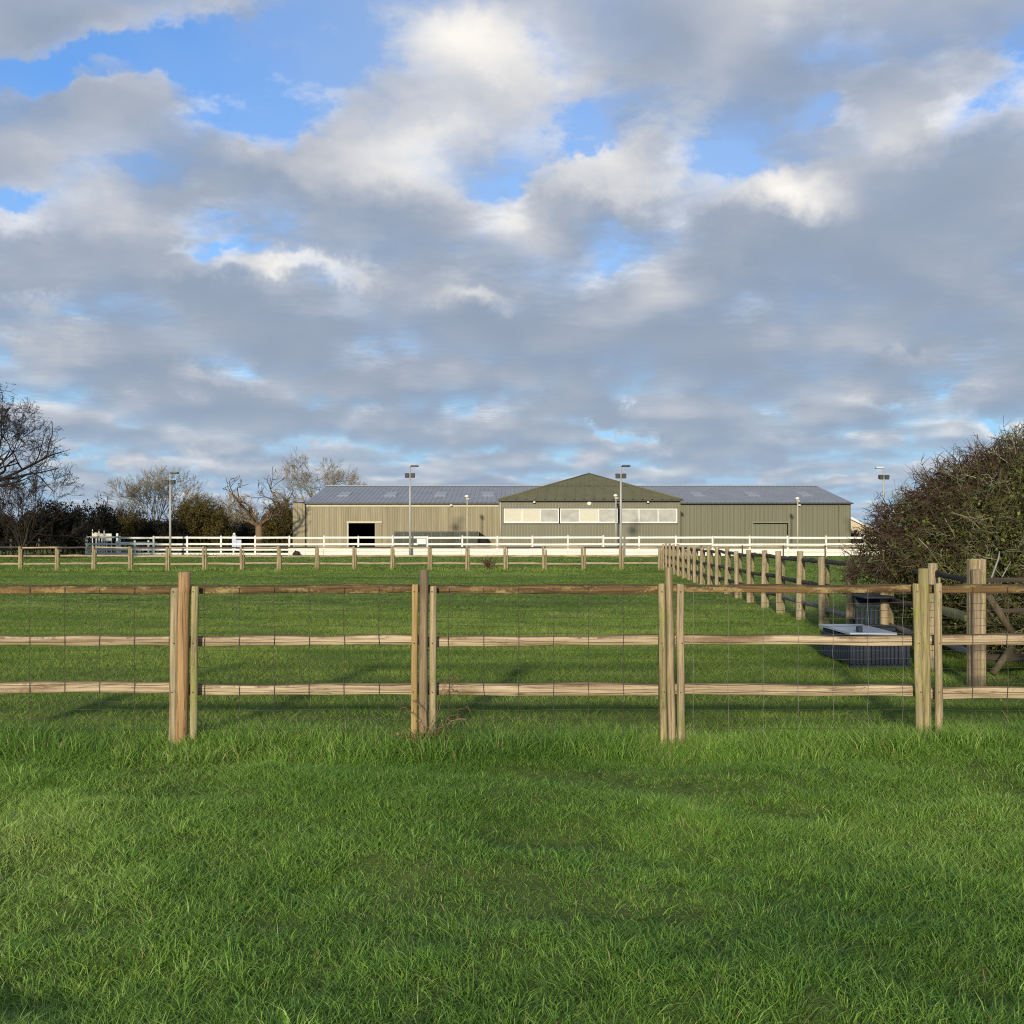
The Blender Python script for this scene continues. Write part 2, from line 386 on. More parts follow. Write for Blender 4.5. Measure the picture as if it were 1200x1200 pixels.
def build_world():
    w = bpy.data.worlds.new('World'); SC.world = w; w.use_nodes = True
    nt = NT(w.node_tree); bg = w.node_tree.nodes['Background']
    sky = nt.n('ShaderNodeTexSky', sky_type='NISHITA'); sky.sun_disc = False
    sky.sun_elevation = SUN_EL; sky.sun_rotation = math.pi + SUN_AZ
    sky.air_density = 1.3; sky.dust_density = .5; sky.ozone_density = 2.5
    d = nt.v('NORMALIZE', nt.n('ShaderNodeTexCoord').outputs['Generated'])
    x, y, z = nt.sep(d)
    zc = nt.m('ADD', nt.m('MAXIMUM', z, 0.), .095)   # the layer curves down with the earth
    # where the gaps and the tallest heads of this sky are: bearing u, slope v (ahead only)
    yy = nt.m('MAXIMUM', y, .08)
    uv = nt.xyz(nt.m('DIVIDE', x, yy), nt.m('DIVIDE', z, yy), 0.)
    wob = nt.noise(uv, 5., 6, .62, 0, color=True)
    uvw = nt.v('ADD', uv, nt.scale(nt.v('SUBTRACT', wob, (.5, .5, .5)), .20))
    def blobs(lst):
        acc = None
        for (px, py, rx, ry, wgt) in lst:
            c = ((px-CX)/F, (HZ-py)/F, 0.); inv = (F/rx, F/ry, 0.)
            q = nt.v('MULTIPLY', nt.v('SUBTRACT', uvw, c), inv)
            e = nt.m('MULTIPLY', nt.m('POWER', 2.718, nt.m('MULTIPLY', nt.v('DOT_PRODUCT', q, q), -1.)), wgt)
            acc = e if acc is None else nt.m('ADD', acc, e)
        return acc
    cover = blobs(COVER); light = blobs(LIGHT)
    # a slab of cloud looked at from below, read in slices from its base up
    NL = 8
    thick = nt.mapr(z, .03, .32, .040, .22)
    T = None; C = None; prev = None
    for k in range(NL):
        hf = k/(NL-1)
        h = nt.m('ADD', 1., nt.m('MULTIPLY', thick, hf))
        p = nt.xyz(nt.m('MULTIPLY', nt.m('DIVIDE', x, zc), h), nt.m('MULTIPLY', nt.m('DIVIDE', y, zc), h), nt.m('ADD', 3.7, nt.m('MULTIPLY', h, 1.6)))
        n = nt.noise(p, 2.5, 9, .585, .12)
        low = nt.noise(nt.v('ADD', p, (-.14, -.20, .10)), 2.5, 3, .5)
        cov = nt.m('ADD', nt.m('ADD', n, cover), -.425 - .115*hf)
        dens = nt.mapr(cov, -.015, .095, 0, 1, True)
        a = nt.m('MULTIPLY', dens, .38 if k else .34)
        # sunlit where the cloud thins towards the sun, grey at the base and in the thick
        sh = nt.m('SUBTRACT', n, low)
        lit = nt.m('ADD', nt.m('ADD', nt.m('MULTIPLY', sh, 2.6), light), .04 + .74*hf)
        lit = nt.m('SUBTRACT', lit, nt.mapr(cov, .05, .28, 0, .34))
        lit = nt.m('MAXIMUM', nt.m('MINIMUM', lit, 1.), 0.)
        col = nt.ramp(lit, [(0., (.265, .325, .425)), (.35, (.42, .455, .52)), (.66, (.70, .69, .685)), (1., (.95, .91, .84))])
        if T is None:
            C = nt.scale(col, a); T = nt.m('SUBTRACT', 1., a)
        else:
            C = nt.v('ADD', C, nt.scale(col, nt.m('MULTIPLY', T, a)))
            T = nt.m('MULTIPLY', T, nt.m('SUBTRACT', 1., a))
    blue = nt.v('MULTIPLY', nt.scale(sky.outputs[0], .1), (.78, 1.32, 2.1))
    lowf = nt.mapr(z, .02, .22, .75, 0., True)
    blue = nt.v('ADD', nt.scale(blue, nt.m('SUBTRACT', 1., lowf)), nt.scale((.26, .48, .78), lowf))
    # thin high veil in the blue
    veil = nt.mapr(nt.noise(nt.v('MULTIPLY', nt.v('DIVIDE', d, nt.xyz(zc, zc, zc)), (1., .6, 1.)), .8, 4, .6), .3, .75, 0, .55, True)
    blue = nt.v('ADD', nt.scale(blue, nt.m('SUBTRACT', 1., veil)), nt.scale((.42, .50, .62), veil))
    out = nt.v('ADD', C, nt.scale(blue, T))
    # air towards the horizon
    hz = nt.mapr(z, .0, .17, .42, 0., True)
    out = nt.v('ADD', nt.scale(out, nt.m('SUBTRACT', 1., hz)), nt.scale((.36, .47, .62), hz))
    nt.put(bg.inputs['Color'], nt.scale(out, 10.))
    bg.inputs['Strength'].default_value = .1
    w.cycles.sampling_method = 'MANUAL'; w.cycles.sample_map_resolution = 512

COVER = [  # (column, row, half width, half height, change of cover) as seen in the photo, turned into bearings
    (170, 62, 120, 34, -.20), (270, 40, 120, 36, -.14), (300, 125, 90, 40, -.16), (40, 62, 60, 22, -.14), (60, 12, 110, 18, .08), (120, 40, 60, 16, .05),
    (55, 160, 75, 45, .14), (35, 250, 55, 26, -.24), (150, 195, 40, 34, -.12), (400, 40, 50, 70, -.12), (190, 235, 70, 30, .08), (90, 60, 60, 16, -.07),
    (660, 150, 46, 46, -.26), (618, 200, 26, 24, -.18), (640, 60, 30, 30, -.10), (720, 95, 60, 26, -.07), (330, 200, 110, 50, .13), (560, 90, 90, 45, .12), (430, 140, 60, 40, .08),
    (500, 220, 80, 55, .14), (700, 215, 85, 45, .18), (915, 235, 95, 52, .18), (790, 215, 24, 30, -.10),
    (960, 130, 75, 30, -.16), (830, 190, 50, 30, -.20), (1150, 118, 60, 18, -.09), (1120, 140, 22, 14, -.07), (990, 25, 50, 24, -.12), (1180, 75, 40, 20, -.06),
    (780, 50, 90, 50, .10), (1100, 230, 140, 80, .14), (1060, 110, 60, 40, .08), (900, 70, 70, 40, .05),
    (30, 372, 60, 10, -.08), (240, 312, 60, 8, -.06),
    (60, 545, 60, 9, -.14), (180, 560, 80, 8, -.14), (720, 488, 45, 10, -.12), (1010, 478, 40, 10, -.12), (1150, 478, 50, 12, -.12), (330, 500, 90, 7, -.08), (900, 560, 120, 8, -.08),
    (600, 400, 900, 130, .11)]
LIGHT = [
    (705, 200, 80, 40, .85), (920, 215, 85, 38, .90), (330, 190, 110, 40, .55), (495, 195, 80, 45, .50), (60, 150, 70, 36, .26), (440, 130, 50, 36, .25),
    (570, 80, 90, 44, .50), (1080, 110, 110, 50, .50), (340, 330, 115, 15, .75), (550, 370, 50, 14, .6), (700, 310, 50, 22, .5), (170, 270, 110, 26, .20),
    (30, 388, 70, 16, .6), (260, 432, 50, 14, .45), (30, 280, 45, 22, .45), (600, 430, 900, 110, -.14), (960, 295, 240, 40, -.22), (600, 290, 300, 35, -.12), (200, 60, 200, 50, .15),
    (740, 500, 50, 12, .45), (1150, 490, 60, 12, .45), (230, 540, 120, 12, .32), (1070, 405, 50, 10, .28), (850, 60, 60, 40, .2), (600, 290, 500, 40, -.08)]
build_world()

# ------------------------------------------------------------------ ground
def build_ground():
    xs = np.concatenate([-np.geomspace(3000, 61, 26), np.arange(-60, -12, 2.), np.arange(-12, 12, .2), np.arange(12, 60, 2.), np.geomspace(60, 3000, 26)])
    ys = np.concatenate([np.arange(-40, -4, 4.), np.arange(-4, 12, .2), np.arange(12, 70, 1.), np.geomspace(70, 5000, 30)])
    X, Y = np.meshgrid(xs, ys, indexing='ij'); Z = gz(X, Y)
    V = np.stack([X, Y, Z], -1).reshape(-1, 3); ny = len(ys)
    i, j = np.meshgrid(np.arange(len(xs)-1), np.arange(ny-1), indexing='ij')
    a = (i*ny+j).ravel(); Fq = np.stack([a, a+ny, a+ny+1, a+1], 1)
    m, nt, b = new_mat('meadow_ground')
    p = nt.n('ShaderNodeTexCoord').outputs['Object']
    n1 = nt.noise(p, .35, 5, .6); n2 = nt.noise(p, 2.5, 6, .7); n3 = nt.noise(nt.v('MULTIPLY', p, (.6, 3., 1.)), 9., 5, .75)
    c = nt.mix(nt.mapr(n3, .3, .7), (.062, .105, .020), (.14, .195, .036))
    c = nt.mix(nt.mapr(n1, .42, .62, 0, .5), c, (.19, .26, .06))
    c = nt.mix(nt.mapr(n2, .56, .74, 0, .55), c, (.12, .125, .045))
    yv = nt.sep(p)[1]
    soil = nt.mix(nt.mapr(n2, .35, .65), (.060, .10, .024), (.13, .16, .046))
    c = nt.mix(nt.mapr(yv, 8., 13., 0, 1), soil, c)
    nt.put(b.inputs['Base Color'], c); b.inputs['Roughness'].default_value = .95; b.inputs['Specular IOR Level'].default_value = .1
    nt.put(b.inputs['Normal'], nt.bump(nt.m('ADD', n3, n2), .05, .8))
    me = np_mesh('ground', V, F4=Fq, mat=m); me.polygons.foreach_set('use_smooth', np.ones(len(Fq), bool))
    o = link_mesh('ground', me, None); tag(o, kind='structure')
build_ground()

def blades(N, y0, y1, h, w, seg2, seed, clump=10, clump_r=.035, lean=.6, powr=1., dens=None, edge=(.56, 1.2), zoff=-.01, dry=1., dead_at=lambda x, y: 0):
    rng = np.random.default_rng(seed)
    nc = max(1, N//clump)
    # clump centres spread evenly over the ground that can be seen
    k = int(nc*2.2)
    Y = y0 + (y1-y0)*rng.random(k)**powr; hw = edge[0]*Y + edge[1]
    keep = rng.random(k) < hw/(edge[0]*y1+edge[1]); Y = Y[keep]; hw = hw[keep]
    X = (rng.random(len(Y))*2-1)*hw
    if dens is not None:
        kp = rng.random(len(Y)) < dens(X, Y); X = X[kp]; Y = Y[kp]
    X = X[:nc]; Y = Y[:nc]; nc = len(X)
    idx = np.repeat(np.arange(nc), clump); n = len(idx)
    ox = rng.normal(size=n)*clump_r; oy = rng.normal(size=n)*clump_r
    bx = X[idx] + ox; by = Y[idx] + oy
    bz = gz(bx, by) + zoff
    pn = fnoise(bx*.9+50, by*.9+50, 3); pf = fnoise(bx*.35+20, by*(.35 if seg2 else 1.1)+80, 8) if seg2 else .5 + 1.35*(.5*fnoise(bx*.12+20, by*.5+80, 8) + .5*fnoise(bx*.8+20, by*2.2+80, 9) - .5)
    hh = (h(bx, by) if callable(h) else h) * (.45 + .75*rng.random(n)) * (.55 + .9*pn)
    ca = rng.random(nc)*6.283
    la = ca[idx] + rng.normal(size=n)*.9
    ln = hh*lean*(.25 + rng.random(n))
    dx = np.cos(la)*ln + ox*1.2; dy = np.sin(la)*ln + oy*1.2 - .0*hh
    ww = w*(.6 + .8*rng.random(n))
    sa = rng.random(n)*6.283; sx = np.cos(sa)*ww/2; sy = np.sin(sa)*ww/2
    tint = np.clip(.42 + (.85 if seg2 else 1.3)*(pf-.5) + .45*(rng.random(n)-.42) + .30*(rng.random(nc)[idx]-.5), 0, .89)
    dead = rng.random(n) < (.020 + dead_at(bx, by) + .10*np.clip(.42-pn, 0, 1)*dry*2.5)
    tint = np.where(dead, .90 + .10*rng.random(n), tint)
    B0 = np.stack([bx-sx, by-sy, bz], 1); B1 = np.stack([bx+sx, by+sy, bz], 1)
    if seg2:
        M0 = np.stack([bx+dx*.38-sx*.8, by+dy*.38-sy*.8, bz+hh*.58], 1); M1 = np.stack([bx+dx*.38+sx*.8, by+dy*.38+sy*.8, bz+hh*.58], 1)
        Tp = np.stack([bx+dx, by+dy, bz+hh*np.where(ln > hh*.7, .80, .95)], 1)
        V = np.stack([B0, B1, M1, M0, Tp], 1).reshape(-1, 3); b = (np.arange(n)*5)[:, None]
        return V, b + np.array([[3, 2, 4]]), b + np.array([[0, 1, 2, 3]]), np.repeat(tint, 5)
    Tp = np.stack([bx+dx, by+dy, bz+hh], 1)
    V = np.stack([B0, B1, Tp], 1).reshape(-1, 3); b = (np.arange(n)*3)[:, None]
    return V, b + np.array([[0, 1, 2]]), None, np.repeat(tint, 3)

def merge(parts):
    V = []; F3 = []; F4 = []; T = []; o = 0
    for v, f3, f4, t in parts:
        V.append(v); T.append(t)
        if f3 is not None: F3.append(f3+o)
        if f4 is not None: F4.append(f4+o)
        o += len(v)
    return np.concatenate(V), (np.concatenate(F3) if F3 else None), (np.concatenate(F4) if F4 else None), np.concatenate(T)

FY = 7.83     # the near fence
def build_grass():
    def h_near(x, y):
        tuss = np.clip(1 - np.abs(y - (FY - .05))/.75, 0, 1)
        return .054 + .072*tuss
    thin = lambda x, y: .55 + .45*np.clip(fnoise(x*.9+50, y*.9+50, 3)*2.6-.55, 0, 1)
    p = [blades(540000, 2.3, 8.4, h_near, .0033, True, 21, 12, .030, .95, .85, thin),
         blades(30000, 2.6, 8.2, .084, .0040, True, 22, 18, .026, .9, .9),
         blades(40000, 7.25, 8.2, .18, .0046, True, 23, 11, .04, .6, dead_at=lambda x, y: .05)]
    V, F3, F4, T = merge(p)
    o = link_mesh('meadow_grass', np_mesh('meadow_grass', V, F3, F4, T, M['grass']), None)
    tag(o, 'uneven green meadow grass in front of the near fence', 'grass', kind='stuff')
    strip = lambda x, y: np.ones_like(x)
    p = [blades(420000, 8.2, 25, .070, .0070, False, 31, 9, .05, .8, .85, lambda x, y: np.clip((25.5-y)/12, 0, 1), dry=.4),
         blades(300000, 11, 49, .060, .018, False, 32, 7, .12, .8, .8, lambda x, y: np.clip((y-11)/10, .0, 1), dry=.3),
         blades(120000, 47, 92, .085, .05, False, 33, 6, .25, .8, dry=.6, edge=(.56, 2)),
         blades(9000, 48.3, 49.7, .22, .035, False, 34, 8, .12, .5, edge=(.56, 2)),
         blades(6000, 89.6, 90.8, .26, .06, False, 35, 8, .2, .5, edge=(.56, 2))]
    V, F3, F4, T = merge(p)
    o = link_mesh('paddock_grass', np_mesh('paddock_grass', V, F3, F4, T, M['field']), None)
    tag(o, 'short grazed green grass of the paddock behind the fence', 'grass', kind='stuff')
build_grass()

# ------------------------------------------------------------------ timber shapes
def wob(seed):
    r = random.Random(seed); a = [(r.uniform(.6, 3.2), r.uniform(0, 6.3), r.uniform(.4, 1)) for _ in range(4)]
    return lambda t: sum(w*math.sin(f*t+p) for f, p, w in a)/3
def post_rings(bot, top, w, d, shape, seed, n=10, taper=.94):
    """rings of a post from bot to top; shape 'round', 'half' (flat face away from the camera) or 'square'"""
    r = random.Random(seed); k1, k2, k3 = wob(seed), wob(seed+1), wob(seed+2)
    m = 16; base = []
    for i in range(m):
        a = 2*math.pi*i/m + .2
        ca, sa = math.cos(a), math.sin(a)
        if shape == 'round': u, v = ca, sa
        elif shape == 'half': u, v = ca, (sa if sa < 0 else .35*sa)
        else:
            q = max(abs(ca), abs(sa)); u, v = ca/q, sa/q
            if abs(abs(u)-abs(v)) < .25: u *= .95; v *= .95
        j = 1 + r.uniform(-.05, .05)*(1 if shape != 'square' else .3)
        base.append((u*j, v*j))
    rings = []
    for k in range(n+1):
        t = k/n; s = 1 + (taper-1)*t
        cx = bot[0] + (top[0]-bot[0])*t + .004*k1(t*5); cy = bot[1] + (top[1]-bot[1])*t + .003*k2(t*5)
        z = bot[2] + (top[2]-bot[2])*t
        s *= 1 + .035*k3(t*6)
        rings.append([(cx+u*w/2*s, cy+v*d/2*s, z) for u, v in base])
    lt = rings[-1]; c = (sum(p[0] for p in lt)/m, sum(p[1] for p in lt)/m)
    sl = r.uniform(-.1, .1)
    rings.append([(c[0]+(p[0]-c[0])*.86, c[1]+(p[1]-c[1])*.86, p[2]+.010+(p[0]-c[0])*sl) for p in lt])
    return rings
def rail_rings(A, B, hgt, dep, seed, n=26, amp=.010):
    """a sawn half-round rail from A to B with a wavy waney edge"""
    A = Vector(A); B = Vector(B); ax = (B-A).normalized(); up = Vector((0, 0, 1)); ou = ax.cross(up).normalized()
    up = ou.cross(ax)
    k1, k2, k3 = wob(seed), wob(seed+5), wob(seed+9); rings = []; L = (B-A).length
    for k in range(n+1):
        t = k/n; p = A + (B-A)*t; s = t*L*3.
        hi = hgt/2 + amp*k1(s); lo = -hgt/2 + amp*.6*k2(s); dd = dep*(1+.15*k3(s)); sag = .004*k3(s*.6)
        prof = [(-.5, lo+.006), (-.5, hi*.35), (-.42, hi*.8), (-.15, hi), (.2, hi*.95), (.5, hi*.5), (.5, lo*.5), (.3, lo), (-.42, lo)]
        rings.append([p + ou*(-u*dd) + up*(v+sag) for u, v in prof])
    return rings

# ------------------------------------------------------------------ near fence
def near_fence():
    base = (0, FY, 0)
    root = thing('post_and_rail_fence', base, 'near wooden post and rail fence with mossy top rail and wire netting', 'fence')
    S = F/FY
    def P(px, py): return ((px-CX)/S, H-(py-HZ)/S)
    # (top left, top right, bottom left, bottom right, top row, shape, material, offset in depth, depth)
    pieces = {
        'A': [(202.5, 214, 200, 212, 690, 'half', 'post_pale', -.045, .09), (210.5, 225, 207, 220.5, 671.5, 'round', 'post_orange', -.035, .11), (226.8, 235.5, 224.3, 233, 688, 'half', 'post_green', -.05, .06)],
        'B': [(483.5, 490.7, 482, 489.5, 686, 'square', 'post_yellow', -.045, .06), (491.6, 502.5, 491, 501.5, 669, 'round', 'post_grey', -.03, .085), (504, 512.6, 503.5, 511.8, 688, 'half', 'post_pale', -.05, .06)],
        'C': [(769.8, 778.4, 772.5, 781, 685, 'half', 'post_green', -.045, .06), (778.8, 788, 782, 791.5, 666, 'round', 'post_pale', -.03, .08), (790.8, 800, 793.3, 802, 685.5, 'half', 'post_pale', -.05, .06)],
        'D': [(1066.3, 1075.2, 1070.5, 1080, 685, 'half', 'post_green', -.05, .06), (1073.5, 1086, 1079.5, 1089.5, 667.5, 'round', 'post_green', -.03, .08), (1090.8, 1100, 1092.3, 1102, 684.5, 'half', 'post_pale', -.05, .06)],
        'E': [(1358, 1367, 1360, 1369, 686, 'half', 'post_pale', -.045, .06), (1367, 1378, 1369, 1380, 668, 'round', 'post_grey', -.03, .085), (1381, 1390, 1383, 1392, 686, 'half', 'post_green', -.05, .06)],
        'Z': [(-78, -68, -82, -72, 688, 'half', 'post_pale', -.045, .06), (-68, -55, -72, -59, 670, 'round', 'post_orange', -.03, .09), (-52, -43, -55, -46, 686, 'half', 'post_pale', -.05, .06)],
    }
    seed = 100; ctr = {}
    for key in 'ZABCDE':
        for i, (a, b, c, d, ty, sh, mt, oy, dep) in enumerate(pieces[key]):
            seed += 7
            xt, zt = P((a+b)/2, ty); xb = ((c+d)/2-CX)/S; w = (b-a)/S
            g = gz1(xb, FY)-.15
            mb = MB(); mb.loft(post_rings((xb, FY+oy, g), (xt, FY+oy, zt), w*1.03, dep, sh, seed))
            o = mb.build('post' if i == 1 else 'batten', M[mt], root, base)
            if i != 1:
                for zr in (1.19, .80, .43):
                    nb = MB(); nb.sphere((xb + (xt-xb)*zr/zt + random.Random(seed+zr).uniform(-.008, .008), FY+oy-dep/2-.001, zr), .005, 8, 5)
                    nb.build('nail', M['nail'], o, base)
            if i == 1: ctr[key] = (xb+xt)/2
    rows = {'ZA': (691.5, 751, 806), 'AB': (690.5, 751, 808.5), 'BC': (690.5, 751.5, 808.5), 'CD': (690, 750.5, 809), 'DE': (690, 750, 812.5)}
    hs = (.066, .078, .088)
    for key, (a, b, c) in rows.items():
        x0 = ctr[key[0]]+.006; x1 = ctr[key[1]]-.006
        for k, py in enumerate((a, b, c)):
            seed += 13
            z = P(0, py)[1]; dz = rnd.uniform(-.006, .006)
            mb = MB(); mb.loft(rail_rings((x0, FY+.055, z+dz), (x1, FY+.055, z-dz), hs[k]*rnd.uniform(.94, 1.06), .07, seed))
            if k == 0 and key in ('AB', 'ZA'): mt = 'rail_moss'
            else: mt = 'rail_moss' if k == 0 else 'rail_pale'
            o = mb.build('rail', M[mt], root, base)
    # wire netting in front of the rails
    P0 = []; P1 = []; rr = []
    xL, xR = ctr['Z'], ctr['E']; y = FY+.012
    zs = [1.235, 1.17, 1.10, 1.04, .985, .925, .86, .80, .735, .67, .60, .535, .475, .415, .345, .28, .21, .14]
    for z in zs:
        k = wob(int(z*1000)); n = 60
        pts = [(xL+(xR-xL)*i/n, y+.003*k(i*.7), z+.006*k(i*.35)+.004*math.sin(i*1.1)) for i in range(n+1)]
        P0 += pts[:-1]; P1 += pts[1:]; rr += [.0017]*n
    xx = xL+.1; i = 0; zinc0 = []; zinc1 = []
    while xx < xR:
        k = wob(900+i); n = 14
        pts = [(xx+.006*k(j*.9), y-.003, .05+1.17*j/n) for j in range(n+1)]
        if ctr['C'] < xx < ctr['D']: zinc0.append(pts[:-1]); zinc1.append(pts[1:])
        else: P0 += pts[:-1]; P1 += pts[1:]; rr += [.0023]*n
        xx += .2675; i += 1
    V, Fq, _ = sticks(P0, P1, rr, rr, n=4); V = V - np.array(base)
    net = link_mesh('wire_netting', np_mesh('wire_netting', V, F4=Fq, mat=M['wire']), None, root)
    for za, zb in zip(zinc0, zinc1):
        V, Fq, _ = sticks(za, zb, [.0014]*len(za), [.0014]*len(za), n=4); V = V - np.array(base)
        link_mesh('stay_wire', np_mesh('stay_wire', V, F4=Fq, mat=M['wire_zinc']), None, net)
near_fence()

# ------------------------------------------------------------------ far fence across the paddock
DF = 49.0
def far_fence():
    base = (0, DF, 0)
    root = thing('far_rail_fence', base, 'distant wooden post and rail fence crossing the paddock below the white arena fence', 'fence')
    px = [-68, -21, 25, 68, 111, 154, 197.5, 241, 285, 328, 372.5, 416.5, 461, 505, 549, 594, 639.5, 685, 729.5, 774.5]
    protos = []
    for s in range(4):
        mb = MB(); mb.loft(post_rings((0, 0, -.15), (.01, 0, 1.17), .13, .12, 'round', 500+s, 5))
        mb2 = MB(); mb2.loft(post_rings((.115, -.03, -.15), (.12, -.03, 1.05), .085, .08, 'half', 520+s, 5))
        protos.append((mb.mesh('post'), mb2.mesh('batten')))
    X = [wx(p, DF) for p in px]
    for i, x in enumerate(X):
        a, b = protos[i % 4]
        z = gz1(x, DF)
        link_mesh('post', a, M['post_pale' if i % 3 else 'post_side'], root, (x-.1, 0, z+rnd.uniform(-.05, .04))).rotation_euler.y = rnd.uniform(-.03, .03)
        link_mesh('batten', b, M['post_pale'], root, (x-.1, 0, z+rnd.uniform(-.04, .03)))
    for i in range(len(X)-1):
        for k, z in enumerate((1.13, .72, .36)):
            mb = MB(); z0 = z + rnd.uniform(-.025, .025); z1 = z + rnd.uniform(-.025, .025)
            mb.loft(rail_rings((X[i], DF+.08, z0), (X[i+1], DF+.08, z1), .085 if k else .075, .07, 700+i*3+k, 8, .012))
            mb.build('rail', M['rail_dark' if (k == 0 and i % 2) else 'rail_far'], root, base)
far_fence()

# thin post and rail fence carrying on to the right, behind the side fence
def thin_fence():
    D = 66.; base = (wx(780, D), D, 0)
    root = thing('thin_rail_fence', base, 'slender fence with one thin rail before the white kickboards at right', 'fence')
    px = [780, 822, 870, 918, 967, 1016, 1066]
    for i, p in enumerate(px):
        mb = MB(); x = wx(p, D); mb.loft(post_rings((x, D, -.1), (x, D, 1.1), .085, .085, 'square', 800+i, 4)); mb.build('post', M['strut_wood'], root, base)
        if i:
            x0 = wx(px[i-1], D)
            for z in (1.02,):
                mb = MB(); mb.loft(rail_rings((x0, D+.07, z), (x, D+.07, z+rnd.uniform(-.03, .03)), .085, .05, 820+i, 6, .008)); mb.build('rail', M['rail_far'], root, base)
thin_fence()

# ------------------------------------------------------------------ side fence running away on the right
def side_x(Y): return 4.35 + .0592*Y
def side_fence():
    Ys = [12.45, 14.26, 16.1, 17.84, 19.7, 21.57, 23.36, 25.25, 27.1, 29.0, 30.9, 32.7, 34.6, 36.5, 38.3, 40.2, 42.1, 44.0, 45.9, 47.6, 49.2]
    base = (side_x(12.45), 12.45, 0)
    root = thing('side_rail_fence', base, 'long wooden fence with dark rails running away from the bush to the far paddock corner', 'fence')
    for i, Y in enumerate(Ys):
        x = side_x(Y); g = gz1(x, Y)
        mb = MB(); hh = 1.30 if i else 1.32
        mb.loft(post_rings((x, Y, g-.15), (x+rnd.uniform(-.03, .03), Y, g+hh+rnd.uniform(-.06, .03)), .128, .12, 'round' if i % 3 else 'half', 900+i, 7))
        mb.build('post', M['post_side'], root, base)
        mb = MB(); mb.loft(post_rings((x+.105, Y+.06, g-.15), (x+.105, Y+.06, g+1.12), .07, .07, 'square', 930+i, 5)); mb.build('batten', M['post_green'], root, base)
    for i in range(len(Ys)-1):
        Y0, Y1 = Ys[i], Ys[i+1]
        for k, z in enumerate((1.17, .74, .36)):
            mb = MB()
            mb.loft(rail_rings((side_x(Y0)+.07, Y0-.05, z+rnd.uniform(-.03, .03)), (side_x(Y1)+.07, Y1+.05, z+rnd.uniform(-.03, .03)), .08, .06, 950+i*3+k, 10, .014))
            mb.build('rail', M['rail_silver' if (k == 2 and i < 5) else 'rail_dark'], root, base)
    P0 = []; P1 = []
    for z in [.12+.105*i for i in range(11)]:
        pts = [(side_x(Y)+.02, Y, z) for Y in np.linspace(Ys[0], Ys[-1], 50)]
        P0 += pts[:-1]; P1 += pts[1:]
    for Y in np.arange(Ys[0]+.1, Ys[-1], .3):
        P0.append((side_x(Y)+.02, Y, .05)); P1.append((side_x(Y)+.02, Y, 1.18))
    V, Fq, _ = sticks(P0, P1, [.0015]*len(P0), [.0015]*len(P0)); V = V - np.array(base)
    link_mesh('wire_netting', np_mesh('wire_netting', V, F4=Fq, mat=M['wire']), None, root)
side_fence()

# ------------------------------------------------------------------ big strainer post with struts and dark boards
def strainer():
    Y = 10.97; x = wx(1146, Y); base = (x, Y, 0); s = F/Y
    root = thing('strainer_fence', base, 'thick squared corner post with slanting struts and dark boards, in front of the bush', 'fence')
    mb = MB(); mb.bbox(x-.095, x+.085, Y-.02, Y+.07, -.15, wz(655, Y), .012)
    p = mb.build('post', M['post_pale'], root, base)
    mb = MB(); mb.loft(post_rings((x-.045, Y-.06, -.15), (x-.05, Y-.06, wz(668, Y)), .085, .075, 'square', 41, 8, 1.)); mb.build('batten', M['post_grey'], root, base)
    # struts
    for (a, b) in (((1158, 697), (1186, 742)), ((1187, 757), (1163, 790))):
        mb = MB(); A = (wx(a[0], Y+.2), Y+.2, wz(a[1], Y+.2)); B = (wx(b[0], Y+.2), Y+.2, wz(b[1], Y+.2))
        mb.tube([A, B], [.04, .04], 8); mb.build('strut', M['strut_wood'], root, base)
    # dark boards running right
    for py, hh in ((680, .05), (716, .045), (771, .09), (799, .05)):
        yy = Y+.32 if py != 799 else Y+.36
        z = wz(py, yy); mb = MB(); mb.loft(rail_rings((wx(1150, yy), yy, z), (wx(1345, yy), yy, z+.02), hh, .04, 60+py, 10, .006)); mb.build('rail', M['dark_wood'], root, base)
    # pale rail leading left to the side fence
    mb = MB(); mb.loft(rail_rings((side_x(12.45)+.06, 12.38, .74), (x-.06, Y+.05, wz(724, Y)), .10, .06, 77, 8)); mb.build('rail', M['post_green'], root, base)
    mb = MB(); mb.loft(rail_rings((side_x(12.45)+.06, 12.40, 1.17), (x-.06, Y+.05, wz(681, Y)), .06, .05, 79, 8)); mb.build('rail', M['dark_wood'], root, base)
    mb = MB(); mb.loft(rail_rings((side_x(12.45)+.06, 12.38, .36), (x-.06, Y+.05, wz(764, Y)), .07, .05, 78, 8)); mb.build('rail', M['rail_silver'], root, base)
    # second post out of the picture to the right carries the boards
    x2 = wx(1345, Y+.3); mb = MB(); mb.loft(post_rings((x2, Y+.3, -.15), (x2, Y+.3, 1.3), .14, .14, 'round', 88, 6)); mb.build('post', M['post_side'], root, base)
strainer()

# ------------------------------------------------------------------ dark fence far left
def dark_fence():
    px = [13, 30, 46, 60.5, 73.5, 86, 97]; D = [74, 76.5, 79, 81.7, 84.4, 87.2, 89.6]
    base = (wx(13, 74), 74, 0)
    root = thing('shaded_rail_fence', base, 'dark wooden rail fence under the trees at far left, ending at the white fence corner', 'fence')
    pts = [(wx(p, d), d) for p, d in zip(px, D)]
    pts = [(2*pts[0][0]-pts[1][0]-.2, 2*pts[0][1]-pts[1][1])] + pts
    for i, (x, y) in enumerate(pts):
        mb = MB(); mb.loft(post_rings((x, y, -.1), (x, y, 1.5), .17, .17, 'round', 300+i, 4)); mb.build('post', M['dark_post'], root, base)
        if i:
            for z in (1.25, .75):
                mb = MB(); mb.loft(rail_rings((*pts[i-1], z), (x, y, z), .14, .06, 310+i, 6)); mb.build('rail', M['dark_wood'], root, base)
dark_fence()

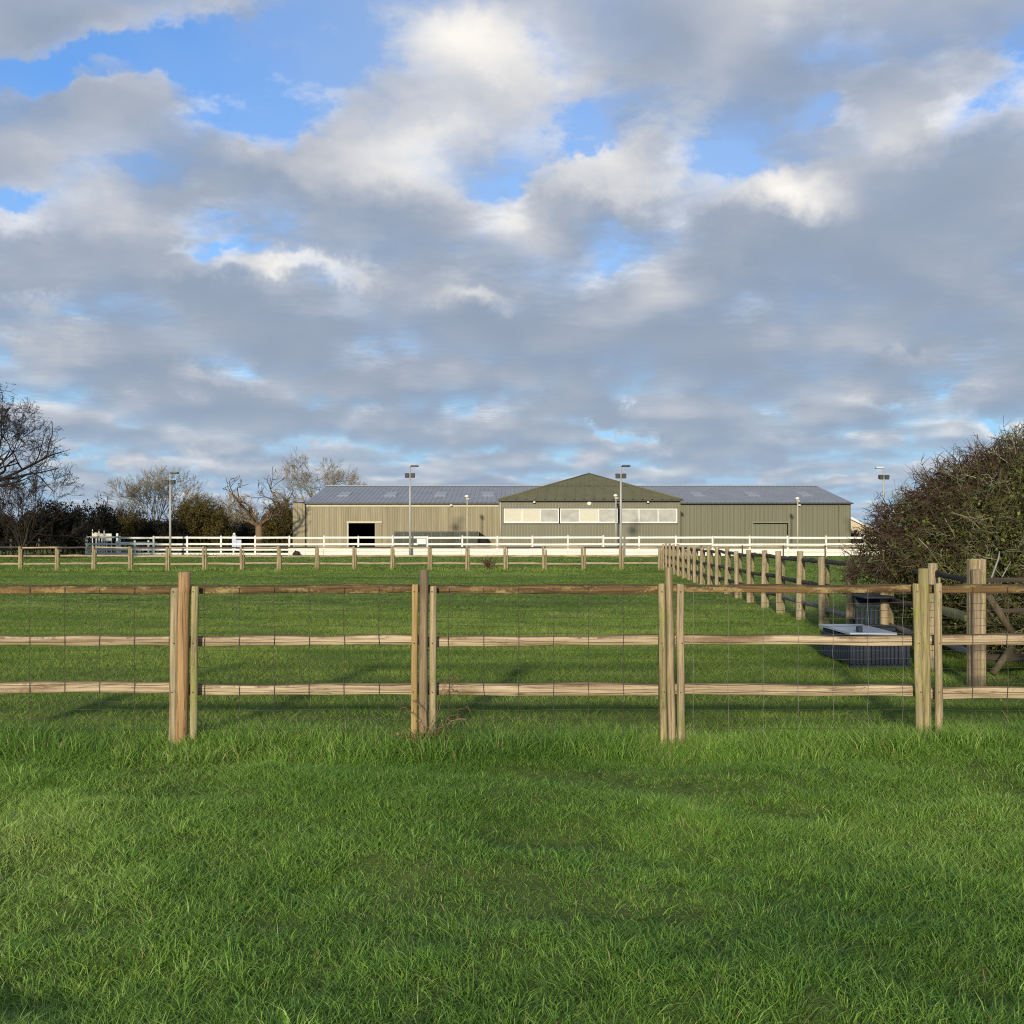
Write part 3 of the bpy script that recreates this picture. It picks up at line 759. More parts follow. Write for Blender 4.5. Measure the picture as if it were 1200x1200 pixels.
# ------------------------------------------------------------------ white arena fence
DW = 91.0
def white_fence():
    base = (0, DW, 0)
    root = thing('white_arena_fence', base, 'long white two-rail fence with white kickboards in front of the green-roofed barn', 'fence')
    px = [101.5, 140.5, 180, 219.5, 259, 299, 339, 379.5, 420, 460.5, 501, 541.5, 583, 624, 665.5, 707, 749, 792, 835, 878.5, 923, 968, 1013, 1058]
    def yd(p): return DW - (p-100)/960*5.5       # the fence comes a little nearer to the right
    X = [(wx(p, yd(p)), yd(p)) for p in px]
    mb = MB(); mb.bbox(-.075, .075, -.075, .075, 0, 1.72, .01)
    mb.loft([[(-.085, -.085, 1.72), (.085, -.085, 1.72), (.085, .085, 1.72), (-.085, .085, 1.72)], [(-.02, -.02, 1.80), (.02, -.02, 1.80), (.02, .02, 1.80), (-.02, .02, 1.80)]], smooth=False)
    pm = mb.mesh('post')
    for x, y in X: link_mesh('post', pm, M['white'], root, (x, y-DW, rnd.uniform(-.05, .02))).rotation_euler = (0, rnd.uniform(-.012, .012), rnd.uniform(-.1, .1))
    for i in range(len(X)-1):
        (x0, y0), (x1, y1) = X[i], X[i+1]
        d = Vector((x1-x0, y1-y0, 0)); L = d.length; ang = math.atan2(d.y, d.x)
        for z, hh in ((1.60, .17), (1.02, .17)):
            mb = MB(); mb.bbox(.08, L-.08, -.02, .02, z-hh/2, z+hh/2, .006)
            o = mb.build('rail', M['white'], root); o.location = (x0, y0-DW, rnd.uniform(-.025, .02)); o.rotation_euler.z = ang; o.rotation_euler.y = rnd.uniform(-.006, .006)
        solid = px[i] > 335
        if solid:
            for z0, z1 in ((.06, .36), (.375, .66)):
                mb = MB(); mb.bbox(.01, L-.01, -.135, -.095, z0, z1, .006)
                o = mb.build('kickboard', M['white_board'], root); o.location = (x0, y0-DW, 0); o.rotation_euler.z = ang
        else:
            for z0, z1 in ((.08, .26), (.46, .62)):
                mb = MB(); mb.bbox(.0, L-.0, -.135, -.095, z0, z1, .006)
                o = mb.build('kickboard', M['white'], root); o.location = (x0, y0-DW, 0); o.rotation_euler.z = ang
white_fence()
def inner_fence():
    """the arena's left side running away"""
    px = [137, 158, 174, 189.5, 204.5, 218]; D = [93, 97, 101, 105, 109.5, 114]
    base = (wx(137, 93), 93, 0)
    root = thing('inner_white_fence', base, 'smaller white rail fence running away behind the left end of the arena fence', 'fence')
    pts = [(wx(p, d), d) for p, d in zip(px, D)]
    for i, (x, y) in enumerate(pts):
        mb = MB(); mb.bbox(x-.08, x+.08, y-.08, y+.08, 0, 1.32, .01); mb.build('post', M['white'], root, base)
        if i:
            x0, y0 = pts[i-1]
            for z in (1.12, .55):
                mb = MB(); mb.loft(rail_rings((x0, y0, z), (x, y, z), .14, .04, 5, 2, .0), smooth=False); mb.build('rail', M['white'], root, base)
inner_fence()

# ------------------------------------------------------------------ the barn
DB = 105.0; DG = 100.0
def ribs_wall(mb, x0, x1, y, z0, z1, pitch, depth=.045):
    """box-profile sheet facing the camera"""
    n = max(1, int(round((x1-x0)/pitch))); p = (x1-x0)/n; prof = []
    for i in range(n):
        a = x0+i*p; prof += [(a, y), (a+p*.55, y), (a+p*.65, y-depth), (a+p*.90, y-depth)]
    prof.append((x1, y))
    vs = [(x, yy, z0) for x, yy in prof] + [(x, yy, z1) for x, yy in prof]; m = len(prof)
    mb.add(vs, [(i, i+1, m+i+1, m+i) for i in range(m-1)])
def ribs_roof(mb, A, B, C, D, pitch, depth=.05):
    """sheet between eave A-B and ridge D-C (C above B), ribs running up the slope"""
    A, B, C, D = map(Vector, (A, B, C, D)); n = max(1, int(round((B-A).length/pitch)))
    nrm = (B-A).cross(D-A).normalized()
    if nrm.z < 0: nrm = -nrm
    lo = []; hi = []
    for i in range(n):
        for q, d in ((0, 0), (.6, 0), (.7, depth), (.9, depth)):
            t = (i+q)/n; lo.append(A+(B-A)*t+nrm*d); hi.append(D+(C-D)*t+nrm*d)
    lo.append(B.copy()); hi.append(C.copy()); m = len(lo)
    mb.add(lo+hi, [(i, i+1, m+i+1, m+i) for i in range(m-1)])
def barn():
    base = (6, DB, 0)
    root = thing('riding_barn', base, 'long low olive and beige clad riding barn with a central gabled block and strip windows', 'barn')
    xl0 = wx(343, DB); xl = wx(358, DB); xr = wx(997, DB); ze = wz(589, DB); zr = 7.45; yr = DB+12; yb = DB+24
    xg0 = wx(585, DG); xg1 = wx(797.5, DG); zg = wz(585.5, DG)
    dx0 = wx(408.5, DB); dx1 = wx(440, DB); zd = wz(612.5, DB)
    # left wall, beige, with the open doorway
    mb = MB()
    ribs_wall(mb, xl+.02, dx0, DB, 0, ze-.02, .25); ribs_wall(mb, dx1, xg0, DB, 0, ze-.02, .25)
    ribs_wall(mb, dx0, dx1, DB, zd, ze-.02, .25)
    mb.build('left_wall', M['beige'], root, base)['label'] = 'weathered beige ribbed wall'
    mb = MB(); ribs_wall(mb, xl0, xl-.04, DB+.05, 0, ze-.05, .25); mb.box(xl0-.002, xl0+.03, DB+.06, yb-3, 0, ze-.05)
    mb.build('lean_to_wall', M['beige'], root, base)
    mb = MB(); mb.add([(xl0-.1, DB-.1, ze-.04), (xl-.02, DB-.1, ze+.06), (xl-.02, yb-3, ze+1.2), (xl0-.1, yb-3, ze-.04)], [(0, 1, 2, 3)])
    mb.build('lean_to_roof', M['trim_pale'], root, base)
    # right wall, olive, with the roller door
    rx0 = wx(882.5, DB); rx1 = wx(923.5, DB); zrd = wz(613, DB)
    mb = MB(); ribs_wall(mb, xg1, rx0, DB, 0, ze-.02, .38); ribs_wall(mb, rx1, xr, DB, 0, ze-.02, .38); ribs_wall(mb, rx0, rx1, DB, zrd, ze-.02, .38)
    mb.box(xr-.03, xr+.01, DB+.01, yb, 0, ze-.02)
    mb.build('right_wall', M['olive'], root, base)
    mb = MB(); ribs_wall(mb, rx0+.05, rx1-.05, DB+.12, 0, zrd-.1, .40, .05); d = mb.build('door', M['olive'], root, base)
    mb = MB(); mb.box(rx0-.08, rx1+.08, DB-.09, DB-.05, zrd, zrd+.16); mb.box(rx0-.14, rx0, DB-.09, DB+.0, 0, zrd+.0); mb.box(rx1, rx1+.14, DB-.09, DB+.0, 0, zrd+.0)
    mb.build('door_frame', M['trim_grey'], d, base)
    # gable ends and back
    mb = MB()
    for x in (xl, xr-.05): mb.add([(x, DB+.02, ze-.03), (x, yb, ze-.03), (x, yr, zr-.05), (x, DB+.02, 0), (x, yb, 0)], [(0, 1, 2), (3, 4, 1, 0)])
    mb.add([(xl, yb, 0), (xr, yb, 0), (xr, yb, ze), (xl, yb, ze)], [(0, 1, 2, 3)])
    mb.build('end_wall', M['olive'], root, base)
    # dark interior behind the doorway
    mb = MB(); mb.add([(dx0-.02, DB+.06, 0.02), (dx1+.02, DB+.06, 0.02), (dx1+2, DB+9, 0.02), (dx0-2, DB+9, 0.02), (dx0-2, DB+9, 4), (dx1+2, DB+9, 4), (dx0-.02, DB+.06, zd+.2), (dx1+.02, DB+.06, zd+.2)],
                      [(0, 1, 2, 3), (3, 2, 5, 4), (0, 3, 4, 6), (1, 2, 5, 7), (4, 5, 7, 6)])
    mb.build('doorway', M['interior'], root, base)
    mb = MB(); mb.box(dx0-.18, wx(448, DB), DB-.14, DB-.06, zd-.04, zd+.14); mb.box(dx0-.14, dx0, DB-.10, DB, 0, zd-.05)
    mb.build('door_track', M['trim_pale'], root, base)
    mb = MB(); ribs_wall(mb, dx1-.05, wx(447.5, DB), DB-.07, 0, zd-.06, .25, .04); mb.build('sliding_door', M['beige'], root, base)
    # roof
    mb = MB(); ribs_roof(mb, (xl-.1, DB-.25, ze-.04), (xr+.1, DB-.25, ze-.04), (xr+.1, yr, zr), (xl-.1, yr, zr), .48)
    mb.add([(xl-.1, yr, zr), (xr+.1, yr, zr), (xr+.1, yb+.2, ze), (xl-.1, yb+.2, ze)], [(0, 1, 2, 3)])
    rf = mb.build('roof', M['roof_grey'], root, base)
    mb = MB(); mb.box(xl-.15, xr+.15, yr-.25, yr+.25, zr+.03, zr+.12); mb.build('ridge_cap', M['roof_grey'], rf, base)
    sl = (zr-ze+.04)/(yr-DB+.25)
    for px in (403, 458, 516, 572, 818, 882, 944):
        x = wx(px, DB+5); mb = MB(); y0, y1 = DB+4.2, DB+7.2
        z0 = ze-.04+sl*(y0-DB+.25)+.075; z1 = ze-.04+sl*(y1-DB+.25)+.075
        mb.add([(x-.62, y0, z0), (x+.62, y0, z0), (x+.62, y1, z1), (x-.62, y1, z1), (x-.62, y0, z0-.06), (x+.62, y0, z0-.06), (x+.62, y1, z1-.06), (x-.62, y1, z1-.06)],
               [(0, 1, 2, 3), (4, 5, 1, 0), (5, 6, 2, 1), (7, 4, 0, 3)])
        mb.build('skylight', M['skylight'], rf, base)
    # gutters
    mb = MB(); mb.box(xl-.15, xg0-.05, DB-.40, DB-.26, ze-.16, ze-.02); mb.build('gutter', M['trim_dark'], root, base)
    mb = MB(); mb.box(xg1+.05, xr+.15, DB-.40, DB-.26, ze-.16, ze-.02); mb.build('gutter', M['trim_dark'], root, base)
    mb = MB(); mb.box(xl+.1, xg0-.1, DB-.10, DB-.06, ze-.42, ze-.18); mb.build('eaves_strip', M['trim_pale'], root, base)
    mb = MB(); mb.tube([(xl+.02, DB-.14, 0), (xl+.02, DB-.14, ze-.1)], .06, 8); mb.build('downpipe', M['trim_dark'], root, base)
    mb = MB(); mb.tube([(xg0+.12, DG-.12, 1.4), (xg0+.12, DG-.12, zg-.15)], .075, 8); mb.build('downpipe', M['trim_pale'], root, base)
    mb = MB(); mb.tube([(wx(983, DB), DB-.14, 0), (wx(983, DB), DB-.14, ze-.15)], .05, 8); mb.build('downpipe', M['olive'], root, base)
    # central block
    wy0 = wz(613, DG); wy1 = wz(596, DG)
    wins = [(590.5, 655), (656.3, 724.2), (726.4, 793.5)]
    mb = MB(); xw0 = wx(wins[0][0], DG); xw1 = wx(wins[-1][1], DG)
    ribs_wall(mb, xg0, xg1, DG, 0, wy0, .30, .035); ribs_wall(mb, xg0, xg1, DG, wy1, zg, .30, .035)
    ribs_wall(mb, xg0, xw0, DG, wy0, wy1, .28, .035); ribs_wall(mb, xw1, xg1, DG, wy0, wy1, .28, .035)
    mb.box(xg0+.002, xg0+.05, DG+.005, DB+1, 0, zg-.01); mb.box(xg1-.05, xg1-.002, DG+.005, DB+1, 0, zg-.01)
    mb.build('front_wall', M['olive_gable'], root, base)
    for wi, (a, b) in enumerate(wins):
        x0, x1 = wx(a, DG), wx(b, DG); t = .10
        m2 = MB(); m2.box(x0, x1, DG-.07, DG+.05, wy0, wy0+t+.03); m2.box(x0, x1, DG-.07, DG+.05, wy1-t, wy1)
        m2.box(x0, x0+t, DG-.07, DG+.05, wy0+t+.03, wy1-t); m2.box(x1-t, x1, DG-.07, DG+.05, wy0+t+.03, wy1-t)
        w3 = (x1-x0)/3
        for k in (1, 2): m2.box(x0+w3*k-.05, x0+w3*k+.05, DG-.07, DG+.05, wy0+t+.03, wy1-t)
        w = m2.build('window', M['white'], root, base)
        for k in range(3):
            g = MB(); g.box(x0+w3*k+.02, x0+w3*(k+1)-.02, DG+.0, DG+.02, wy0+.05, wy1-.05)
            blind = (wi == 0 and k < 2) or (wi == 1 and k == 1)
            if blind: g.build('blind', M['blind'], w, base)
            else: g.build('pane', M['glass'], w, base)
        m2 = MB(); m2.box(x0-.08, x1+.08, DG-.09, DG-.04, wy0-.09, wy0-.002); m2.box(x0-.06, x1+.06, DG-.085, DG-.04, wy1+.002, wy1+.07); m2.build('surround', M['hidden_dark'], w, base)
    # hipped mossy roof of the block
    ex0 = wx(583.8, DG)-.0; ex1 = wx(799.5, DG); ya = DG+9.2; za = wz(555.5, ya); xm = wx(690.5, ya)-.02
    yo = DG-.3; ze2 = zg-.02
    A = Vector((ex0, yo, ze2)); B = Vector((ex1, yo, ze2)); Cc = Vector((xm, ya, za))
    nrm = (B-A).cross(Cc-A).normalized()
    mb = MB(); n = 22; t1 = .50
    # lower course of sheets
    def pt(s, t): return A + (B-A)*s*(1-t) + (Cc-A)*t if False else A*(1-t)*(1-s) + B*(1-t)*s + Cc*t
    for (ta, tb, off, nn, dd) in ((0., .52, 0., 19, .05), (.50, 1., .035, 40, .03)):
        # ribs run straight up the slope: clip each strip against the two hips
        W = (B-A).length; ux = (B-A)/W; mid = (A+B)/2; v = Cc-mid
        for i in range(nn):
            for q0, q1, h0, h1 in ((0, .72, 0, 0), (.72, .80, 0, dd), (.80, .92, dd, dd), (.92, 1, dd, 0)):
                xa, xb = -W/2 + W*(i+q0)/nn, -W/2 + W*(i+q1)/nn
                def top(x): return min(tb, 1-abs(x)/(W/2))
                ta_, tb_ = top(xa), top(xb)
                if ta_ <= ta+1e-4 and tb_ <= ta+1e-4: continue
                ta_, tb_ = max(ta_, ta), max(tb_, ta)
                mb.add([mid+ux*xa+v*ta+nrm*(off+h0), mid+ux*xb+v*ta+nrm*(off+h1), mid+ux*xb+v*tb_+nrm*(off+h1), mid+ux*xa+v*ta_+nrm*(off+h0)], [(0, 1, 2, 3)])
    yback = DB+16
    mb.add([A, Cc, (xm, yback, za), (ex0, yback, ze2)], [(0, 1, 2, 3)]); mb.add([B, (ex1, yback, ze2), (xm, yback, za), Cc], [(0, 1, 2, 3)])
    hr = mb.build('hip_roof', M['roof_moss'], root, base)
    mb = MB(); up = Vector((0, 0, .05)); mb.tube([A+up, Cc+up], .075, 6); mb.tube([B+up, Cc+up], .075, 6); mb.build('hip_cap', M['roof_moss'], hr, base)
    mb = MB(); mb.box(ex0-.05, ex1+.05, yo-.16, yo-.02, ze2-.14, ze2+.0); mb.build('gutter', M['trim_dark'], root, base)
    mb = MB(); mb.sphere((wx(690.5, DG), DG-.10, wz(590, DG)), .22, 16, 10, sy=.5); mb.build('wall_lamp', M['lamp_white'], root, base)
    for px in (626, 759):
        x = wx(px, DG); z = wz(588, DG); mb = MB(); mb.bbox(x-.14, x+.14, DG-.32, DG-.06, z-.13, z+.08, .03); f = mb.build('floodlight', M['lamp_black'], root, base)
        mb = MB(); mb.box(x-.10, x+.10, DG-.335, DG-.322, z-.10, z+.05); mb.build('lens', M['lamp_white'], f, base)
    for px, D_ in ((529, DB), (936, DB)):
        x = wx(px, D_); z = wz(592, D_); mb = MB(); mb.bbox(x-.13, x+.13, D_-.35, D_-.10, z-.10, z+.08, .03); mb.build('floodlight', M['steel_lamp'], root, base)
    return root
barn()

# long dark mesh barrier in front of the beige wing
def barrier():
    Y = 103.0; x0, x1 = wx(462, Y), wx(560, Y); base = ((x0+x1)/2, Y, 0)
    root = thing('mesh_barrier', base, 'long dark green mesh panel barrier standing before the beige barn wall', 'barrier')
    n = 9; z1 = wz(623, Y)
    for i in range(n):
        a = x0+(x1-x0)*i/n; b = x0+(x1-x0)*(i+1)/n; mb = MB(); ribs_wall(mb, a+.04, b-.04, Y, .1, z1-.04, .16, .05); mb.build('panel', M['netting'], root, base)
    mb = MB()
    for i in range(n+1):
        a = x0+(x1-x0)*i/n; mb.box(a-.035, a+.035, Y-.02, Y+.08, 0, z1)
    mb.box(x0-.03, x1+.03, Y-.03, Y+.09, z1+.002, z1+.07); mb.build('frame', M['lamp_black'], root, base)
    # dark opening at its right end
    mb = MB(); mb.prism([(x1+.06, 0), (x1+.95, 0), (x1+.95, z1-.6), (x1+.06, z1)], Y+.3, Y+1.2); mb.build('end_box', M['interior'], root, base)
barrier()

# ------------------------------------------------------------------ floodlight masts and lamps
def mast(px, D, top, label, arm):
    x = wx(px, D); zt = wz(top, D); base = (x, D, 0)
    root = thing('floodlight_mast', base, label, 'floodlight', None)
    mb = MB(); mb.tube([(x, D, -.2), (x, D, zt*.5), (x, D, zt)], [.105, .088, .068], 10); mb.build('mast', M['galv'], root, base)
    mb = MB(); mb.box(x-.42, x+.42, D-.04, D+.04, zt-.80, zt-.72); mb.tube([(x, D, zt), (x+arm*.34, D-.1, zt+.05)], [.035, .035], 6); mb.build('cross_arm', M['lamp_black'], root, base)
    for s in (-1, 1):
        c = x+s*.25; mb = MB()
        mb.add([(c-.17, D-.18, zt-.96), (c+.17, D-.18, zt-.96), (c+.17, D+.14, zt-.88), (c-.17, D+.14, zt-.88), (c-.185, D-.24, zt-.60), (c+.185, D-.24, zt-.60), (c+.185, D+.10, zt-.54), (c-.185, D+.10, zt-.54)],
               [(3, 2, 1, 0), (4, 5, 6, 7), (0, 1, 5, 4), (1, 2, 6, 5), (2, 3, 7, 6), (3, 0, 4, 7)])
        h = mb.build('lamp_head', M['lamp_black'], root, base)
        mb = MB(); mb.add([(c-.15, D-.215, zt-.91), (c+.15, D-.215, zt-.91), (c+.17, D-.255, zt-.64), (c-.17, D-.255, zt-.64)], [(0, 1, 2, 3)]); mb.build('lens', M['hidden_dark'], h, base)
    c = x+arm*.34; mb = MB(); mb.bbox(min(c-arm*.25, c+arm*.4), max(c-arm*.25, c+arm*.4), D-.35, D+.10, zt-.02, zt+.13, .03); mb.build('lamp_head', M['lamp_black' if arm > 0 else 'steel_lamp'], root, base)
mast(199.5, 88, 555, 'grey floodlight mast before the bare round tree, leftmost of the tall masts', 1)
mast(480.5, 88, 547, 'pale floodlight mast in front of the beige barn wing and the mesh barrier', 1)
mast(727.5, 83, 547, 'tall floodlight mast in front of the gabled block, between two strip windows', 1)
mast(1035.5, 88, 549, 'floodlight mast standing above the brown bush, right of the barn', -1)
def yard_lamp(px, D, top, label, shade):
    x = wx(px, D); zt = wz(top, D); base = (x, D, 0)
    root = thing('yard_lamp', base, label, 'lamp post')
    mb = MB(); mb.tube([(x, D, -.1), (x, D, zt-.25)], [.07, .055], 8); mb.build('pole', M['trim_pale' if shade else 'galv'], root, base)
    mb = MB(); mb.sphere((x-.05, D-.05, zt-.10), .2, 12, 8, sz=.7); mb.build('lamp_shade', M['lamp_white'], root, base)
    mb = MB(); mb.bbox(x-.13, x+.22, D-.1, D+.12, zt-.42, zt-.26, .03); mb.build('bracket', M['trim_pale'], root, base)
yard_lamp(547.5, 98, 580.5, 'thin pole with white dome lamp before the beige barn wall', 1)
yard_lamp(721.8, 97, 579.5, 'thin pole with white dome lamp close beside the tall mast at the gabled block', 0)
yard_lamp(934.8, 99, 583, 'thin pole with dome lamp right of the olive roller door', 1)

# ------------------------------------------------------------------ small arena things
def sign_board():
    Y = DW-2.4-.14; x0, x1 = wx(488.5, Y), wx(499, Y); base = ((x0+x1)/2, Y, wz(637.5, Y))
    root = thing('notice_board', base, 'blank white board hung on the white fence beside the second mast', 'board')
    mb = MB(); mb.bbox(x0, x1, Y-.03, Y, wz(637.8, Y), wz(631.3, Y), .008); mb.build('board', M['white'], root, base)
    mb = MB()
    for x in (x0+.15, x1-.15): mb.box(x-.02, x+.02, Y+.002, Y+.10, wz(634, Y), wz(632, Y))
    mb.build('hook', M['galv'], root, base)
sign_board()
def jump_round(px, py, r, label):
    Y = 92.6; x, z = wx(px, Y), wz(py, Y); base = (x, Y, 0)
    root = thing('jump_wing', base, label, 'show jump')
    mb = MB(); n = 20; mb.prism([(x+r*math.cos(2*math.pi*i/n), z+r*math.sin(2*math.pi*i/n)) for i in range(n)], Y-.05, Y+.05); d = mb.build('disc', M['cream'], root, base)
    mb = MB(); mb.prism([(x+r*.45*math.cos(2*math.pi*i/n), z+r*.45*math.sin(2*math.pi*i/n)) for i in range(n)], Y-.07, Y-.052); mb.build('hub', M['lamp_white'], d, base)
    mb = MB(); mb.box(x-.06, x+.06, Y+.055, Y+.13, 0, z); mb.box(x-.35, x+.35, Y-.2, Y+.3, -.02, .08)
    for s in (-1, 1): mb.box(x+s*(r+.05)-.035, x+s*(r+.05)+.035, Y-.04, Y+.04, .08, z+r+.25)
    mb.build('stand', M['white'], root, base)
jump_round(112.5, 627.2, .26, 'show jump wing with large round cream disc, leftmost behind the white fence')
jump_round(119, 627.6, .19, 'show jump wing with small round cream disc, left of the white square one')
def jump_square():
    Y = 92.6; base = (wx(127, Y), Y, 0)
    root = thing('jump_wing', base, 'show jump wing with a square white panel, right of the round discs', 'show jump')
    mb = MB(); mb.bbox(wx(123.6, Y), wx(131, Y), Y-.05, Y+.05, wz(634.5, Y), wz(625.3, Y), .02); mb.build('panel', M['white'], root, base)
    mb = MB(); mb.box(wx(123.9, Y), wx(125, Y), Y+.06, Y+.12, 0, wz(626, Y)); mb.box(wx(129.5, Y), wx(130.7, Y), Y+.06, Y+.12, 0, wz(626, Y)); mb.box(wx(123, Y), wx(131.5, Y), Y-.25, Y+.35, -.02, .07); mb.build('stand', M['white'], root, base)
jump_square()
def jump_post():
    Y = 92.6; x = wx(137.5, Y); base = (x, Y, 0)
    root = thing('jump_stand', base, 'slim upright white jump stand right of the square panel', 'show jump')
    mb = MB(); mb.bbox(x-.09, x+.09, Y-.06, Y+.06, .08, wz(625, Y), .01); mb.build('upright', M['white'], root, base)
    mb = MB(); mb.box(x-.4, x+.4, Y-.07, Y+.07, -.02, .075); mb.box(x-.07, x+.07, Y-.4, Y-.075, -.02, .07); mb.box(x-.07, x+.07, Y+.075, Y+.4, -.02, .07); mb.build('foot', M['white'], root, base)
jump_post()
def jump_filler():
    Y = 98.; x = wx(274, Y); base = (x, Y, 0)
    root = thing('jump_filler', base, 'pale blue and white show jump filler behind the white fence near the dead tree', 'show jump')
    mb = MB(); mb.bbox(wx(272, Y), wx(277, Y), Y-.08, Y+.08, .5, wz(627.5, Y), .02); mb.build('upright', M['jump_blue'], root, base)
    mb = MB(); mb.bbox(wx(277.2, Y), wx(283, Y), Y-.06, Y+.06, .7, wz(632.5, Y), .02); mb.build('panel', M['jump_blue'], root, base)
    mb = MB(); mb.box(wx(271.5, Y), wx(283.5, Y), Y-.05, Y+.05, .35, .49); mb.box(wx(273, Y), wx(274.6, Y), Y-.04, Y+.04, -.02, .34); mb.box(wx(281, Y), wx(282.5, Y), Y-.04, Y+.04, -.02, .34); mb.sphere((wx(274.5, Y), Y, wz(626, Y)), .14, 10, 8); mb.build('frame', M['white'], root, base)
jump_filler()
def muck_heap():
    Y = 89.0; x = wx(347, Y); bm = bmesh.new(); bmesh.ops.create_icosphere(bm, subdivisions=4, radius=1)
    for v in bm.verts:
        n = mnoise.noise(v.co*2.2)*.22 + mnoise.noise(v.co*6)*.10
        v.co = Vector((v.co.x*.32*(1+n), v.co.y*.4*(1+n), max(v.co.z, -.15)*.40*(1+n)))
    me = bpy.data.meshes.new('muck_heap'); bm.to_mesh(me); bm.free()
    o = link_mesh('muck_heap', me, M['muck'], None, (x, Y, .05)); tag(o, 'small dark heap of muck against the white kickboards below the barn corner', 'heap')
muck_heap()
def house():
    Y = 165.; base = (wx(1010, Y), Y, 0); root = thing('house', base, 'pale house with orange tiled roof peeping out right of the barn', 'house')
    x0, x1 = wx(975, Y), wx(1040, Y); ze = wz(627, Y); xr0, zrr = wx(990, Y), wz(603, Y)
    mb = MB(); mb.box(x0, x1, Y, Y+9, 0, ze); mb.add([(x0, Y, ze+.002), (x1, Y, ze+.002), (xr0, Y, zrr-.1)], [(0, 1, 2)]); mb.build('wall', M['house_wall'], root, base)
    mb = MB()
    for sgn, xe in ((-1, x0), (1, x1)):
        a = Vector((xr0, 0, zrr)); b = Vector((xe+sgn*.4, 0, ze-.2))
        mb.add([(a.x, Y-.4, a.z), (b.x, Y-.4, b.z), (b.x, Y+9.4, b.z), (a.x, Y+9.4, a.z), (a.x, Y-.4, a.z-.2), (b.x, Y-.4, b.z-.2), (b.x, Y+9.4, b.z-.2), (a.x, Y+9.4, a.z-.2)],
               [(0, 1, 2, 3), (4, 7, 6, 5), (0, 4, 5, 1), (1, 5, 6, 2), (2, 6, 7, 3)])
    rf = mb.build('roof', M['roof_tile'], root, base)
    mb = MB()
    b = Vector((x1+.4, 0, ze-.2)); a = Vector((xr0, 0, zrr))
    mb.add([(a.x, Y-.46, a.z+.05), (b.x, Y-.46, b.z+.05), (b.x, Y-.46, b.z-.35), (a.x, Y-.46, a.z-.35)], [(0, 3, 2, 1)]); mb.build('bargeboard', M['white'], rf, base)
house()

# ------------------------------------------------------------------ blue plastic boxes by the bush
def crates():
    # front box, slatted, with a pale blue lid
    Y0 = 12.5; x0, x1 = wx(998, Y0), wx(1066, Y0); dep = 1.25; base = ((x0+x1)/2, Y0+dep/2, 0)
    root = thing('plastic_crate', base, 'low dark blue slatted plastic crate with pale blue lid lying behind the fence', 'crate')
    zt = .415
    mb = MB(); mb.bbox(x0+.02, x1-.02, Y0+.02, Y0+dep-.02, .03, zt-.02, .01); mb.build('body', M['blue_plastic'], root, base)
    mb = MB(); n = 15
    for i in range(n):
        a = x0+(x1-x0)*(i+.15)/n; mb.bbox(a, a+(x1-x0)/n*.62, Y0-.012, Y0+.018, .05, zt-.06, .004)
    n = 18
    for i in range(n):
        a = Y0+dep*(i+.15)/n; mb.bbox(x0-.012, x0+.018, a, a+dep/n*.62, .05, zt-.06, .004); mb.bbox(x1-.018, x1+.012, a, a+dep/n*.62, .05, zt-.06, .004)
    mb.bbox(x0-.02, x1+.02, Y0-.02, Y0+.012, zt-.055, zt-.012, .004); mb.bbox(x0-.02, x1+.02, Y0-.02, Y0+.012, 0.0, .045, .004)
    mb.build('slats', M['blue_plastic'], root, base)
    mb = MB(); xa, xb = x0-.03, wx(1050, Y0)
    mb.add([(xa, Y0-.03, zt), (xb, Y0-.03, zt), (xb-.0, Y0+dep, zt+.0), (xa, Y0+dep, zt), (xa, Y0-.03, zt+.025), (xb, Y0-.03, zt+.025), (xb, Y0+dep, zt+.025), (xa, Y0+dep, zt+.025)],
           [(3, 2, 1, 0), (4, 5, 6, 7), (0, 1, 5, 4), (1, 2, 6, 5), (2, 3, 7, 6), (3, 0, 4, 7)])
    lid = mb.build('lid', M['blue_lid'], root, base); lid['label'] = 'pale blue flat lid'
    mb = MB(); xm = wx(1002.5, Y0+.2); mb.bbox(xm-.03, xm+.03, Y0+.02, Y0+.10, zt+.027, zt+.10, .008); mb.build('latch', M['blue_plastic'], root, base)
    # taller box behind it
    Y1 = 13.85; x0, x1 = wx(1019, Y1)-.05, wx(1057, Y1)-.10; base = ((x0+x1)/2, Y1+.25, 0)
    zt = wz(702, Y1)
    root = thing('plastic_bench', base, 'tall dark blue slatted plastic bench standing behind the low crate', 'bench')
    mb = MB(); mb.bbox(x0, x1, Y1+.42, Y1+.47, zt-.14, zt, .01); mb.bbox(x0-.02, x1+.02, Y1+.0, Y1+.46, zt+.002, zt+.035, .01); mb.build('top', M['blue_plastic'], root, base)
    mb = MB(); n = 6
    for i in range(n):
        a = x0+(x1-x0)*(i+.1)/n; mb.bbox(a, a+(x1-x0)/n*.6, Y1+.42, Y1+.46, .30, zt-.145, .006)
    mb.build('backrest', M['blue_plastic'], root, base)
    mb = MB(); mb.bbox(x0-.45, x1, Y1-.06, Y1+.40, .33, .395, .012); mb.build('seat', M['blue_plastic'], root, base)
    for lx, ly in ((x0-.40, Y1), (x1-.08, Y1), (x1-.08, Y1+.34), (x0-.40, Y1+.34)):
        mb = MB(); mb.bbox(lx, lx+.07, ly, ly+.07, -.02, .328, .008); mb.build('leg', M['blue_plastic'], root, base)
crates()

